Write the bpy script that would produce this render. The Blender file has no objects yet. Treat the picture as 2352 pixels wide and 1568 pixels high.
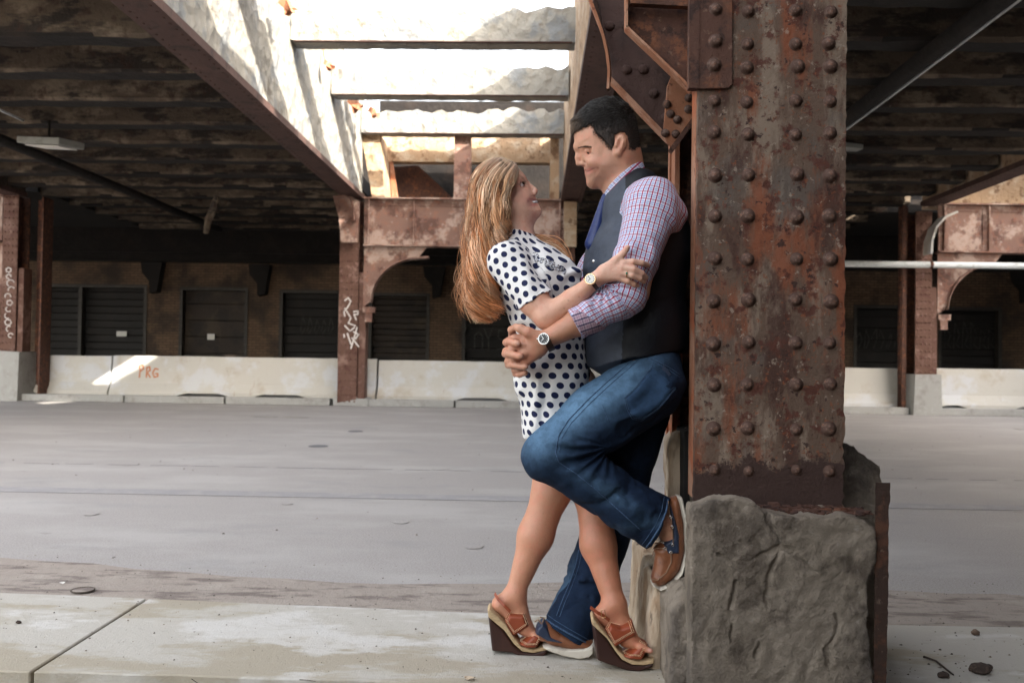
import bpy, bmesh, math, random
import numpy as np
from mathutils import Vector, Matrix
random.seed(7); np.random.seed(7)
C = bpy.context.scene
COL = C.collection
# ---------------- camera (32 mm, level-ish, slight roll) ----------------
EYE = 1.04
F_PX = 2091.0
YAW, PITCH, ROLL = .0258, .0201, .0145
fwd = Vector((-math.sin(YAW)*math.cos(PITCH), math.cos(YAW)*math.cos(PITCH), math.sin(PITCH)))
rt0 = Vector((math.cos(YAW), math.sin(YAW), 0))
up0 = rt0.cross(fwd)
rt = rt0*math.cos(ROLL) + up0*math.sin(ROLL)
up = up0*math.cos(ROLL) - rt0*math.sin(ROLL)
CAMP = Vector((0, 0, EYE))
cam = bpy.data.cameras.new('camera'); camo = bpy.data.objects.new('camera', cam); COL.objects.link(camo)
m = Matrix((rt, up, -fwd)).transposed().to_4x4(); m.translation = CAMP
camo.matrix_world = m
cam.sensor_width = 36; cam.lens = 32.0; cam.clip_end = 500; cam.clip_start = .05
cam.dof.use_dof = True; cam.dof.focus_distance = 2.82; cam.dof.aperture_fstop = 5.0
C.camera = camo
def W(x, y, Y):
    """world point seen at photo position (x, y) on a 2352 wide picture, at depth Y"""
    d = fwd*F_PX + rt*(x-1176) + up*(784-y)
    return CAMP + d*(Y/d.y)
def XA(x, Y): return W(x, 826, Y).x
# ---------------- sky, sun, exposure ----------------
SUN = Vector((1.5, -1.47, 1.0)).normalized()
w = bpy.data.worlds.new('World'); C.world = w; w.use_nodes = True
nt = w.node_tree; nt.nodes.clear()
sk = nt.nodes.new('ShaderNodeTexSky'); sk.sky_type = 'NISHITA'; sk.sun_disc = False
sk.sun_elevation = math.asin(SUN.z); sk.sun_rotation = math.atan2(SUN.x, SUN.y)
sk.air_density = 1.0; sk.dust_density = 3.0; sk.ozone_density = 1.0
hs = nt.nodes.new('ShaderNodeHueSaturation'); hs.inputs['Saturation'].default_value = .40
tint = nt.nodes.new('ShaderNodeMixRGB'); tint.blend_type = 'MULTIPLY'; tint.inputs[0].default_value = 1; tint.inputs[2].default_value = (1.0, .965, .91, 1)
bg = nt.nodes.new('ShaderNodeBackground'); bg.inputs['Strength'].default_value = .15
wo = nt.nodes.new('ShaderNodeOutputWorld')
nt.links.new(sk.outputs[0], hs.inputs['Color']); nt.links.new(hs.outputs[0], tint.inputs[1]); nt.links.new(tint.outputs[0], bg.inputs[0]); nt.links.new(bg.outputs[0], wo.inputs[0])
sl = bpy.data.lights.new('sun', 'SUN'); sl.energy = 2.0; sl.angle = math.radians(.5); sl.color = (1, .93, .83)
so = bpy.data.objects.new('sun', sl); COL.objects.link(so)
so.rotation_euler = (-SUN).to_track_quat('-Z', 'Y').to_euler(); so.location = (10, -12, 12)
C.view_settings.view_transform = 'Standard'; C.view_settings.look = 'None'
C.view_settings.exposure = 3.1; C.view_settings.gamma = 1; C.view_settings.use_curve_mapping = False
# ---------------- helpers ----------------
def tag(o, label=None, cat=None, group=None, kind=None):
    if label: o['label'] = label
    if cat: o['category'] = cat
    if group: o['group'] = group
    if kind: o['kind'] = kind
    return o
def empty(name, loc=(0, 0, 0), label=None, cat=None, group=None):
    o = bpy.data.objects.new(name, None); COL.objects.link(o); o.location = loc; o.empty_display_size = .1
    return tag(o, label, cat, group)
def link(name, me, mat=None, parent=None, smooth=False):
    o = bpy.data.objects.new(name, me); COL.objects.link(o)
    if mat: me.materials.append(mat)
    if smooth: me.polygons.foreach_set('use_smooth', [True]*len(me.polygons))
    if parent:
        o.parent = parent
        o.matrix_parent_inverse = Matrix.Translation(-parent.location) if parent.parent is None else Matrix.Identity(4)
    return o
class MB:
    """collects simple shapes (world coordinates) into one mesh"""
    def __init__(s): s.v = []; s.f = []
    def add(s, vs, fs):
        n = len(s.v); s.v += [tuple(v) for v in vs]; s.f += [tuple(i+n for i in f) for f in fs]; return s
    def box(s, x0, x1, y0, y1, z0, z1, rough=0):
        r = lambda: random.uniform(-rough, rough) if rough else 0
        vs = [(x+r(), y+r(), z+r()) for x in (x0, x1) for y in (y0, y1) for z in (z0, z1)]
        return s.add(vs, [(0, 1, 3, 2), (4, 6, 7, 5), (0, 4, 5, 1), (2, 3, 7, 6), (0, 2, 6, 4), (1, 5, 7, 3)])
    def prism(s, pts, off):
        """polygon pts (3-D, ordered) extruded by vector off"""
        n = len(pts); off = Vector(off)
        vs = [Vector(p) for p in pts] + [Vector(p)+off for p in pts]
        return s.add(vs, [tuple(range(n)), tuple(range(2*n-1, n-1, -1))] + [(i, i+n, (i+1) % n+n, (i+1) % n) for i in range(n)])
    def tube(s, pts, r, n=6, cap=True):
        pts = [Vector(p) for p in pts]; rs = r if hasattr(r, '__len__') else [r]*len(pts)
        vs = []; fs = []; prev = None
        for i, p in enumerate(pts):
            t = (pts[min(i+1, len(pts)-1)]-pts[max(i-1, 0)])
            t = t.normalized() if t.length > 1e-9 else Vector((0, 0, 1))
            a = (prev - t*prev.dot(t)) if prev else t.orthogonal()
            if a.length < 1e-6: a = t.orthogonal()
            a.normalize(); prev = a; b = t.cross(a)
            for k in range(n):
                th = 2*math.pi*k/n; vs.append(p + (a*math.cos(th)+b*math.sin(th))*rs[i])
        for i in range(len(pts)-1):
            for k in range(n): fs.append((i*n+k, i*n+(k+1) % n, (i+1)*n+(k+1) % n, (i+1)*n+k))
        if cap: fs += [tuple(range(n-1, -1, -1)), tuple((len(pts)-1)*n+k for k in range(n))]
        return s.add(vs, fs)
    def dome(s, c, r, nrm, h=.7, n=8, rings=3):
        c = Vector(c); nrm = Vector(nrm).normalized(); a = nrm.orthogonal().normalized(); b = nrm.cross(a)
        vs = []; fs = []
        for j in range(rings):
            ph = j/rings*math.pi/2
            for k in range(n):
                th = 2*math.pi*k/n; vs.append(c+(a*math.cos(th)+b*math.sin(th))*r*math.cos(ph)+nrm*r*h*math.sin(ph))
        vs.append(c+nrm*r*h)
        for j in range(rings-1):
            for k in range(n): fs.append((j*n+k, j*n+(k+1) % n, (j+1)*n+(k+1) % n, (j+1)*n+k))
        for k in range(n): fs.append(((rings-1)*n+k, (rings-1)*n+(k+1) % n, rings*n))
        return s.add(vs, fs)
    def disc(s, c, r, nrm, t, n=24):
        c = Vector(c); nrm = Vector(nrm).normalized(); a = nrm.orthogonal().normalized(); b = nrm.cross(a)
        return s.prism([c+(a*math.cos(2*math.pi*k/n)+b*math.sin(2*math.pi*k/n))*r for k in range(n)], nrm*t)
    def strip(s, pts, width, off=(0, -.002, 0)):
        """flat brush stroke through pts, in the xz plane, with a little thickness"""
        pts = [Vector(p) for p in pts]
        for a, b in zip(pts, pts[1:]):
            t = (b-a).normalized(); n = Vector((-t.z, 0, t.x)).normalized()*width/2; e = t*width*.35
            s.prism([a-e+n, a-e-n, b+e-n, b+e+n], off)
        return s
    def build(s, name, mat=None, parent=None, smooth=False, bevel=0, sub=0):
        me = bpy.data.meshes.new(name); me.from_pydata(s.v, [], s.f)
        bm = bmesh.new(); bm.from_mesh(me); bmesh.ops.recalc_face_normals(bm, faces=bm.faces)
        if bevel: bmesh.ops.bevel(bm, geom=bm.edges[:], offset=bevel, segments=1, affect='EDGES')
        bm.to_mesh(me); bm.free()
        return link(name, me, mat, parent, smooth)
# ---------------- materials ----------------
MATS = {}
def mix(nt, fac, a, b, mode='MIX'):
    n = nt.nodes.new('ShaderNodeMixRGB'); n.blend_type = mode
    for i, v in ((0, fac), (1, a), (2, b)):
        if hasattr(v, 'links') or isinstance(v, bpy.types.NodeSocket): nt.links.new(v, n.inputs[i])
        elif isinstance(v, (int, float)): n.inputs[i].default_value = v if i == 0 else (v, v, v, 1)
        else: n.inputs[i].default_value = (*v[:3], 1)
    return n.outputs[0]
def noise(nt, co, scale, detail=5, rough=.6, stretch=None, dist=0, kind='NOISE'):
    mp = nt.nodes.new('ShaderNodeMapping'); nt.links.new(co, mp.inputs[0])
    if stretch: mp.inputs['Scale'].default_value = stretch
    if kind == 'VORO':
        n = nt.nodes.new('ShaderNodeTexVoronoi'); n.inputs['Scale'].default_value = scale
        nt.links.new(mp.outputs[0], n.inputs['Vector']); return n.outputs['Distance']
    n = nt.nodes.new('ShaderNodeTexNoise'); n.inputs['Scale'].default_value = scale
    n.inputs['Detail'].default_value = detail; n.inputs['Roughness'].default_value = rough; n.inputs['Distortion'].default_value = dist
    nt.links.new(mp.outputs[0], n.inputs['Vector']); return n.outputs[0]
def rng(nt, v, lo, hi, a=0, b=1):
    n = nt.nodes.new('ShaderNodeMapRange'); n.interpolation_type = 'SMOOTHSTEP'
    nt.links.new(v, n.inputs[0]); n.inputs[1].default_value = lo; n.inputs[2].default_value = hi; n.inputs[3].default_value = a; n.inputs[4].default_value = b
    return n.outputs[0]
def mth(nt, op, a, b=None, c=None):
    n = nt.nodes.new('ShaderNodeMath'); n.operation = op
    for i, v in enumerate((a, b, c)):
        if v is None: continue
        if isinstance(v, (int, float)): n.inputs[i].default_value = v
        else: nt.links.new(v, n.inputs[i])
    return n.outputs[0]
def newmat(name, rough=.8, metal=0, spec=.5):
    mt = bpy.data.materials.new(name); mt.use_nodes = True; nt = mt.node_tree
    b = nt.nodes['Principled BSDF']; b.inputs['Roughness'].default_value = rough; b.inputs['Metallic'].default_value = metal
    if 'Specular IOR Level' in b.inputs: b.inputs['Specular IOR Level'].default_value = spec
    co = nt.nodes.new('ShaderNodeTexCoord').outputs['Object']
    MATS[name] = mt
    return mt, nt, b, co
def M(name, base, layers=(), rough=.8, bump=(), metal=0, spec=.4, zband=None):
    """layers: (colour, scale, lo, hi, fac[, stretch, kind]); bump: (scale, distance[, stretch, kind])"""
    mt, nt, b, co = newmat(name, rough, metal, spec)
    c = (*base, 1); sock = None
    cur = c
    for L in layers:
        col, sc, lo, hi, fac = L[:5]; st = L[5] if len(L) > 5 else None; kd = L[6] if len(L) > 6 else 'NOISE'
        cur = mix(nt, rng(nt, noise(nt, co, sc, 6, .65, st, 0, kd), lo, hi, 0, fac), cur, col)
    if zband:  # (colour, z, soft, wobble): the colour below a height
        sep = nt.nodes.new('ShaderNodeSeparateXYZ'); nt.links.new(co, sep.inputs[0])
        col, z, soft, wob = zband
        zz = mth(nt, 'ADD', sep.outputs[2], mth(nt, 'MULTIPLY', noise(nt, co, 9, 6, .7), wob))
        cur = mix(nt, rng(nt, zz, z-soft, z+soft, 1, 0), cur, col)
    if isinstance(cur, tuple): b.inputs['Base Color'].default_value = cur
    else: nt.links.new(cur, b.inputs['Base Color'])
    last = None
    for B in bump:
        sc, ds = B[:2]; st = B[2] if len(B) > 2 else None; kd = B[3] if len(B) > 3 else 'NOISE'
        bn = nt.nodes.new('ShaderNodeBump'); bn.inputs['Distance'].default_value = ds; bn.inputs['Strength'].default_value = 1
        nt.links.new(noise(nt, co, sc, 6, .65, st, 0, kd), bn.inputs['Height'])
        if last: nt.links.new(last, bn.inputs['Normal'])
        last = bn.outputs[0]
    if last: nt.links.new(last, b.inputs['Normal'])
    return mt
# ================= materials of the place =================
asphalt = M('asphalt', (.390, .358, .338), [((.21, .20, .195), 110, .46, .62, .55), ((.50, .48, .46), 75, .58, .66, .6), ((.45, .425, .405), .9, .45, .65, .6, (.6, 1.2, 1)), ((.30, .29, .285), 1.3, .56, .68, .5, (.7, 1.4, 1)), ((.13, .12, .115), 5, .66, .72, .5, (.6, 1.6, 1))], .85, [(180, .006), (20, .004)])
dirt = M('gutter_dirt', (.34, .29, .25), [((.13, .10, .09), 6, .50, .62, .7, (.5, 1.8, 1)), ((.42, .37, .32), 3, .5, .75, .7), ((.08, .06, .055), 60, .6, .7, .6)], .95, [(120, .006), (14, .012)])
soil = M('soil', (.075, .065, .055), [((.13, .115, .1), 12, .45, .65, .8), ((.03, .025, .02), 40, .5, .65, .7)], .95, [(40, .02), (140, .008)])
walk = M('concrete_walk', (.45, .42, .37), [((.33, .28, .20), 1.6, .47, .58, .75, (.7, 1.5, 1)), ((.58, .56, .53), 2.3, .52, .6, .7, (.7, 1.4, 1)), ((.20, .17, .135), 30, .6, .75, .35), ((.09, .08, .07), 130, .70, .76, .8)], .85, [(180, .003), (30, .003)])
kerbm = M('kerb_concrete', (.33, .32, .30), [((.2, .18, .16), 4, .5, .7, .6), ((.42, .41, .39), 9, .5, .7, .5)], .85, [(40, .006)])
barrierm = M('barrier_concrete', (.50, .47, .42), [((.40, .33, .25), 1.7, .52, .68, .6), ((.30, .18, .10), 3.2, .62, .74, .5, (2.5, 1, .35)), ((.56, .57, .60), 1.1, .5, .6, .6), ((.22, .19, .16), 14, .62, .75, .5)], .8, [(60, .004)])
rustcol = M('rusted_painted_steel', (.120, .074, .050), [((.25, .185, .135), 6, .48, .60, .8, (1.6, 1, .45)), ((.10, .088, .076), 3.0, .52, .64, .55), ((.22, .060, .022), 3.8, .49, .61, .85, (1.8, 1, .5)), ((.055, .020, .012), 4.3, .51, .62, .85, (1.5, 1, .6)), ((.085, .024, .013), 17, .53, .61, .92), ((.34, .27, .21), 44, .60, .68, .6), ((.21, .06, .02), 70, .58, .66, .7), ((.035, .014, .01), 36, .61, .66, .9), ((.33, .06, .025), 2.1, .67, .74, .8, (2, 1, .5))], .78, [(90, .005), (26, .006), (260, .003)], zband=((.045, .022, .016), .905, .010, .30))
rustdark = M('dark_rust', (.085, .038, .025), [((.20, .075, .035), 9, .5, .65, .8), ((.03, .015, .012), 20, .5, .62, .8), ((.24, .15, .11), 34, .6, .7, .5)], .85, [(60, .005), (180, .002)])
rustbright = M('bright_rust', (.30, .125, .065), [((.42, .24, .16), 12, .48, .65, .8, (1, 1, .4)), ((.40, .10, .035), 5, .52, .66, .8), ((.10, .035, .02), 30, .58, .66, .8)], .85, [(90, .003)])
girderm = M('faded_red_steel', (.22, .125, .095), [((.46, .34, .28), 1.6, .48, .58, .85), ((.10, .045, .033), 3, .50, .62, .8), ((.30, .13, .08), 9, .5, .66, .6), ((.50, .42, .38), 8, .62, .7, .5)], .75, [(30, .006)])
fargir = M('far_column_steel', (.125, .062, .043), [((.27, .165, .13), 2.2, .52, .64, .8), ((.09, .035, .025), 6, .52, .64, .8), ((.25, .16, .14), 14, .55, .7, .5)], .8, [(30, .006)])
brownbeam = M('brown_steel_beam', (.075, .040, .032), [((.13, .07, .055), 2.5, .5, .65, .7), ((.03, .018, .015), 5, .5, .65, .8)], .8, [(20, .01)])
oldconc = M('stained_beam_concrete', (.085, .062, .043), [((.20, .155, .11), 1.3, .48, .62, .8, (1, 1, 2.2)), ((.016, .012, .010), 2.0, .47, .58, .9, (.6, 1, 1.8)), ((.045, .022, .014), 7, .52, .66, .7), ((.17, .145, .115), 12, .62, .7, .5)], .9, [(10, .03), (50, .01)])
slabm = M('soot_and_shade_black', (.008, .006, .005), [((.022, .014, .010), 1.4, .5, .68, .7), ((.015, .012, .01), 4, .5, .65, .8)], .95, [(10, .03)])
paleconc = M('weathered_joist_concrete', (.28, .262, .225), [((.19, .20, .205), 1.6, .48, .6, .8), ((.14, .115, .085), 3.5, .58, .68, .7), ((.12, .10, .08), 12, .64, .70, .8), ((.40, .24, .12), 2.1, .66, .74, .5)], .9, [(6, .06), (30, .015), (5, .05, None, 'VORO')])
tanconc = M('peeling_tan_concrete', (.40, .27, .165), [((.52, .42, .31), 2.4, .48, .62, .8), ((.16, .085, .045), 4, .54, .64, .8), ((.09, .05, .03), 12, .6, .68, .7)], .9, [(12, .04), (50, .01)])
stone = M('weathered_base_concrete', (.29, .235, .18), [((.43, .355, .28), 4, .46, .62, .8), ((.105, .078, .058), 6, .5, .64, .8), ((.07, .058, .052), 2.2, .52, .66, .65, (1, 1, .45)), ((.46, .41, .35), 26, .62, .70, .55), ((.05, .04, .035), 60, .66, .72, .7)], .92, [(14, .008), (60, .010), (120, .008), (260, .004)])
palewood = M('pale_split_stone', (.46, .36, .26), [((.30, .19, .11), 12, .48, .62, .8, (1, 1, .18)), ((.60, .52, .42), 16, .52, .66, .7, (1, 1, .2)), ((.10, .07, .05), 26, .6, .67, .8, (1, 1, .22))], .9, [(30, .01, (1, 1, .2)), (120, .003)])
whitepaint = M('white_spray_paint', (.72, .66, .62), [((.45, .35, .3), 14, .5, .66, .7)], .7)
orangepaint = M('orange_spray_paint', (.45, .17, .08), [((.5, .35, .25), 20, .5, .66, .6)], .7)
faintpaint = M('faded_grey_paint', (.05, .048, .042), [((.015, .014, .013), 9, .45, .62, .8)], .8)
pipem = M('pale_pipe', (.62, .64, .64), [((.33, .32, .30), 5, .5, .7, .6)], .5)
lampm = M('lamp_housing', (.24, .24, .22), [((.14, .13, .11), 9, .5, .7, .6)], .5)
signm = M('white_sign_plate', (.62, .60, .56), [], .6)
blackm = M('black_recess', (.012, .010, .009), [((.03, .022, .018), 5, .5, .7, .6)], .95)
doorm = M('dark_shutter_door', (.008, .006, .005), [((.018, .013, .010), 2, .48, .66, .7), ((.03, .023, .018), 9, .62, .7, .5)], .7, [(20, .006)])
browndoor = M('brown_panel_door', (.030, .020, .014), [((.06, .042, .028), 1.3, .5, .6, .8), ((.012, .009, .008), 2.2, .5, .62, .8), ((.10, .085, .07), 7, .64, .7, .6)], .7, [(12, .01)])
framem = M('door_frame_steel', (.03, .025, .02), [((.07, .06, .05), 9, .5, .66, .6)], .6)
# brick
brick, nt, bs, co = newmat('buff_brick', .9)
mp = nt.nodes.new('ShaderNodeMapping'); mp.inputs['Rotation'].default_value = (math.pi/2, 0, 0); nt.links.new(co, mp.inputs[0])
bt = nt.nodes.new('ShaderNodeTexBrick'); nt.links.new(mp.outputs[0], bt.inputs[0]); bt.inputs['Scale'].default_value = 4.6
for k, v in (('Color1', (.14, .088, .052, 1)), ('Color2', (.10, .058, .034, 1)), ('Mortar', (.03, .021, .015, 1))): bt.inputs[k].default_value = v
bt.inputs['Mortar Size'].default_value = .03; bt.inputs['Brick Width'].default_value = 1.0; bt.inputs['Row Height'].default_value = .36
o1 = mix(nt, rng(nt, noise(nt, co, .8, 6), .45, .65, 0, .85), bt.outputs[0], (.018, .013, .010))
nt.links.new(o1, bs.inputs['Base Color'])

# ================= ground =================
YF = 19.45          # far kerb
def sheet(name, x0, x1, y0, y1, z, mat, nx=1, ny=1, label=None):
    b = MB()
    b.add([(x0, y0, z), (x1, y0, z), (x1, y1, z), (x0, y1, z)], [(0, 1, 2, 3)])
    return tag(b.build(name, mat), kind='structure')
tag(sheet('ground', -250, 250, -120, 250, -.03, soil), kind='structure')
sheet('road', -60, 60, -1.5, YF, 0, asphalt)
# tar strip, seam, faded dashes laid on the road
def groundpoly(name, ptsF, z, mat, kind='structure', h=.003):
    pts = []
    for x, y in ptsF:
        d = W(x, y, 1)-CAMP; t = (z-EYE)/d.z; pts.append(CAMP+d*t)
    b = MB(); b.prism([(p.x, p.y, z) for p in pts], (0, 0, h)); o = b.build(name, mat); o['kind'] = kind; return o
tar = M('tar_strip', (.30, .285, .285), [((.37, .345, .33), 6, .45, .65, .7), ((.2, .2, .21), 120, .5, .7, .5)], .8, [(200, .003)])
dash = M('worn_line_paint', (.34, .32, .28), [((.2, .2, .2), 9, .45, .6, .9)], .8)
def GZ(x, y, z):
    d = W(x, y, 1)-CAMP; return CAMP+d*((z-EYE)/d.z)
yS = GZ(600, 1135, 0).y
g = MB(); g.box(-30, 30, yS-.12, yS+.12, .003, .005); tag(g.build('tar_strip', tar), kind='structure')
yS2 = GZ(600, 1073, 0).y
g = MB(); 
for i in range(60): g.box(-12+i*.4, -12+i*.4+random.uniform(.2, .4), yS2-.012+random.uniform(-.01, .01), yS2+.008, .003, .0045)
tag(g.build('road_seam', tar), kind='structure')
yD = GZ(645, 958, 0).y
g = MB()
for a, b_ in ((580, 640), (655, 712), (2335, 2400)): g.box(XA(a, yD), XA(b_, yD), yD-.09, yD+.09, .003, .006)
tag(g.build('lane_marking', dash), kind='structure')
# manhole-ish stains
stain = M('dark_road_patch', (.09, .09, .1), [((.2, .2, .21), 30, .42, .6, .9)], .8)
for i, (x, y, rx) in enumerate(((816, 990, 20), (732, 1024, 24), (1010, 1076, 22), (920, 1198, 20), (1090, 1255, 22), (210, 1180, 18), (660, 1156, 14))):
    p = GZ(x, y, .003); k = rx*p.y/F_PX
    g = MB(); g.prism([(p.x+k*math.cos(t*.5236)*random.uniform(.8, 1.1), p.y+k*1.2*math.sin(t*.5236)*random.uniform(.8, 1.1), .003) for t in range(12)], (0, 0, .002))
    tag(g.build('road_patch', stain if i < 2 else asphalt), kind='structure')
# near pavement: level concrete slabs with a joint, rough broken front edge
ZS = .12
yKl = GZ(100, 1364, ZS).y; yKr = GZ(1130, 1408, ZS).y
kl, kr = GZ(0, 1360, ZS), GZ(1130, 1407, ZS)
kslope = (kr.y-kl.y)/(kr.x-kl.x)
def kerb_y(x): return kl.y + (x-kl.x)*kslope if x < .6 else kl.y+(.6-kl.x)*kslope + (x-.6)*.02+.0
fl, fr = GZ(0, 1538, ZS), GZ(1176, 1572, ZS)
fslope = (fr.y-fl.y)/(fr.x-fl.x)
def front_y(x): return fl.y + (x-fl.x)*fslope
j0, j1 = GZ(325, 1382, ZS), GZ(82, 1536, ZS)
def slab(name, xs, skewL, skewR, mat):
    b = MB(); top = []; n = len(xs)
    far = [(x, kerb_y(x)+random.uniform(-.004, .004)) for x in xs]; near = [(x+sk, front_y(x+sk)+random.uniform(-.006, .006)) for x, sk in zip(xs, np.linspace(skewL, skewR, n))]
    pts = [(x, y, ZS-.16) for x, y in far] + [(x, y, ZS-.16) for x, y in reversed(near)]
    b.prism(pts, (0, 0, .16))
    o = b.build(name, mat, bevel=.004); return tag(o, kind='structure')
sk = j1.x-j0.x
slab('sidewalk', list(np.linspace(-8, j0.x-.006, 24)), sk, sk, walk)
slab('sidewalk', list(np.linspace(j0.x+.005, .52, 16)), sk, .12, walk)
slab('sidewalk', list(np.linspace(.53, 8, 20)), .12, .12, walk)
g = MB(); g.box(-9, 9, .9, 5, .0, ZS-.055); g2 = g
# soil at the bottom edge and gutter dirt
o = sheet('soil_verge', -20, 20, -20, yKl-.4, .045, soil)
gp = MB(); n = 60; xs = np.linspace(-7, 8, n); top = []
for x in xs: top.append((x, kerb_y(x)+.95+.10*math.sin(x*1.7)+random.uniform(-.04, .04), .004))
gp.add([(x, kerb_y(x)-.05, .012) for x in xs]+top, [(i, i+1, n+i+1, n+i) for i in range(n-1)])
tag(gp.build('gutter_dirt', dirt), kind='structure')
# far pavement with kerb stones
for i, (a, b_) in enumerate(((-900, 50), (50, 285), (287, 517), (519, 760), (838, 1045), (1047, 1290), (1292, 1540), (1542, 1830), (1832, 2090), (2160, 2420), (2422, 2700), (2702, 2990))):
    g = MB(); g.box(XA(a, YF)+.01, XA(b_, YF)-.01, YF, YF+.25, 0, .15); tag(g.build('kerb', kerbm, bevel=.01), kind='structure')
sheet('far_sidewalk', -60, 60, YF+.1, 40, .13, kerbm)

# ================= Jersey barriers =================
YB = YF+.42
def barrier(x0, x1, dz, label, foot=()):
    t = empty('jersey_barrier', (((x0+x1)/2), YB, .13), label, 'barrier', 'concrete barriers along the far kerb')
    prof = [(-.0, .0), (-.0, .08), (.13, .28), (.20, .86+dz), (.34, .86+dz), (.41, .28), (.54, .08), (.54, 0)]
    L = x1-x0
    b = MB(); n = 24; m_ = len(prof); vs = []; fs = []
    for i in range(n+1):
        x = x0+L*i/n
        lift = .07 if any(a < i/n < c for a, c in foot) else 0
        for (dy, z) in prof: vs.append((x, YB+dy, .13+max(z, lift)+(random.uniform(-.006, .006) if z > .5 else 0)))
    for i in range(n):
        for k in range(m_): fs.append((i*m_+k, (i+1)*m_+k, (i+1)*m_+(k+1) % m_, i*m_+(k+1) % m_))
    fs += [tuple(range(m_)), tuple(n*m_+k for k in range(m_-1, -1, -1))]
    b.add(vs, fs); b.build('barrier_body', barrierm, t)
    return t
ft = [(.28, .45), (.55, .72)]
bx = lambda x: XA(x, YB)
barrier(bx(-360), bx(247), 0, 'pale concrete barrier with a diagonal patch of sunlight on it, leftmost along the far kerb', ft)
bB = barrier(bx(251), bx(862), .02, 'concrete barrier with faint orange spray paint letters, ending behind the graffiti column', [(.25, .43), (.56, .74)])
barrier(bx(867), bx(1478), .0, 'bluish white concrete barrier behind the couple, right of the graffiti column', [(.32, .5), (.62, .76)])
barrier(bx(1484), bx(2092), -.02, 'concrete barrier behind the big rusty column, ending at the far right column', ft)
barrier(bx(2152), bx(2760), .0, 'whitish concrete barrier right of the far right column', [(.02, .1), (.30, .5)])
# spray letters on the second barrier (PRG), following its sloped face
def onbar(x, y):
    p = W(x, y, YB+.14); zz = (p.z-.13); dy = .13+(zz-.28)/(.58)*.07 if zz > .28 else max(0, (zz-.08)/.2*.13)
    return (p.x, YB+dy-.004, p.z)
g = MB()
for st in ([(320, 866), (321, 850), (318, 840), (326, 838), (329, 846), (322, 852)], [(336, 866), (336, 844), (342, 842), (344, 850), (337, 855), (345, 866)], [(362, 848), (355, 846), (350, 856), (354, 866), (362, 864), (362, 858), (356, 858)]):
    g.strip([onbar(*p) for p in st], .035)
g.build('spray_letters', orangepaint, bB)

# ================= back wall with loading doors =================
YW = 26.0
wl = empty('brick_wall', (0, YW, .13), 'soot stained buff brick building wall with loading doors behind the barriers', 'wall')
wx = lambda x: XA(x, YW); wz = lambda y, x=1176: W(x, y, YW).z
doors = [(82, 335, 665), (410, 567, 668), (640, 782, 672), (845, 985, 676), (1060, 1200, 676), (1380, 1540, 680), (1650, 1850, 690), (1960, 2090, 690), (2155, 2300, 692)]
b = MB(); top = wz(612); x = wx(-900)
for a, c, dt in doors:
    b.box(x, wx(a), YW, YW+.4, .13, top); b.box(wx(a), wx(c), YW, YW+.4, wz(dt), top); x = wx(c)
b.box(x, 40, YW, YW+.4, .13, top); b.build('wall', brick, wl)
b = MB(); b.box(-40, 40, YW-.3, YW+.5, top+.02, 8); b.build('header_beam', slabm, wl)
for i, (a, c, dt) in enumerate(doors):
    z1 = wz(dt); d = MB(); nk = (14, 6, 11, 16, 9, 12, 14, 8, 13)[i]; h = (z1-.13)/nk
    for k in range(nk): d.prism([(wx(a), YW+.25, .13+k*h+.02), (wx(a), YW+.25, .13+(k+1)*h-.004), (wx(a), YW+.3, .13+(k+1)*h), (wx(a), YW+.3, .13+k*h)], (wx(c)-wx(a), 0, 0))
    dr = d.build('shutter_door', browndoor if i in (1, 3) else doorm, wl)
    fr = MB(); fr.box(wx(a), wx(a)+.09, YW-.03, YW+.2, .13, z1); fr.box(wx(c)-.09, wx(c), YW-.03, YW+.2, .13, z1); fr.box(wx(a)+.09, wx(c)-.09, YW-.03, YW+.2, z1-.09, z1)
    if i == 0: fr.box(wx(178), wx(186), YW-.03, YW+.2, .13, z1-.09)
    fr.build('door_frame', framem, dr)
b = MB()
for (a, y, w_, h_) in ((265, 772, 24, 12), (474, 780, 17, 14), (478, 764, 40, 0)):
    if h_:
        sg = MB(); p = W(a, y, YW+.1); k = YW/F_PX; sg.box(p.x, p.x+w_*k, YW+.16, YW+.18, p.z, p.z+h_*k)
        t = tag(sg.build('notice_sign', signm), 'small white notice on the %s' % ('wide left shutter door' if a < 300 else 'narrower brown shutter door'), 'sign')
# wall brackets
for i, (x, y) in enumerate(((358, 640), (603, 645), (1000, 650), (2345, 660))):
    p = W(x, y, YW); b = MB(); k = YW/F_PX
    b.prism([(p.x-.32, YW-.32, p.z+.45), (p.x+.3, YW-.32, p.z+.45), (p.x+.16, YW-.32, p.z-.4), (p.x-.05, YW-.32, p.z-.45), (p.x-.06, YW-.32, p.z-.1), (p.x-.28, YW-.32, p.z+.15)], (0, .3, 0))
    tag(b.build('wall_bracket', blackm), 'black steel bracket on the brick pier %s' % ['between the two left doors', 'left of the third shutter door', 'behind the woman and right of the portal arch', 'at the right edge of the picture'][i], 'bracket')
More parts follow.
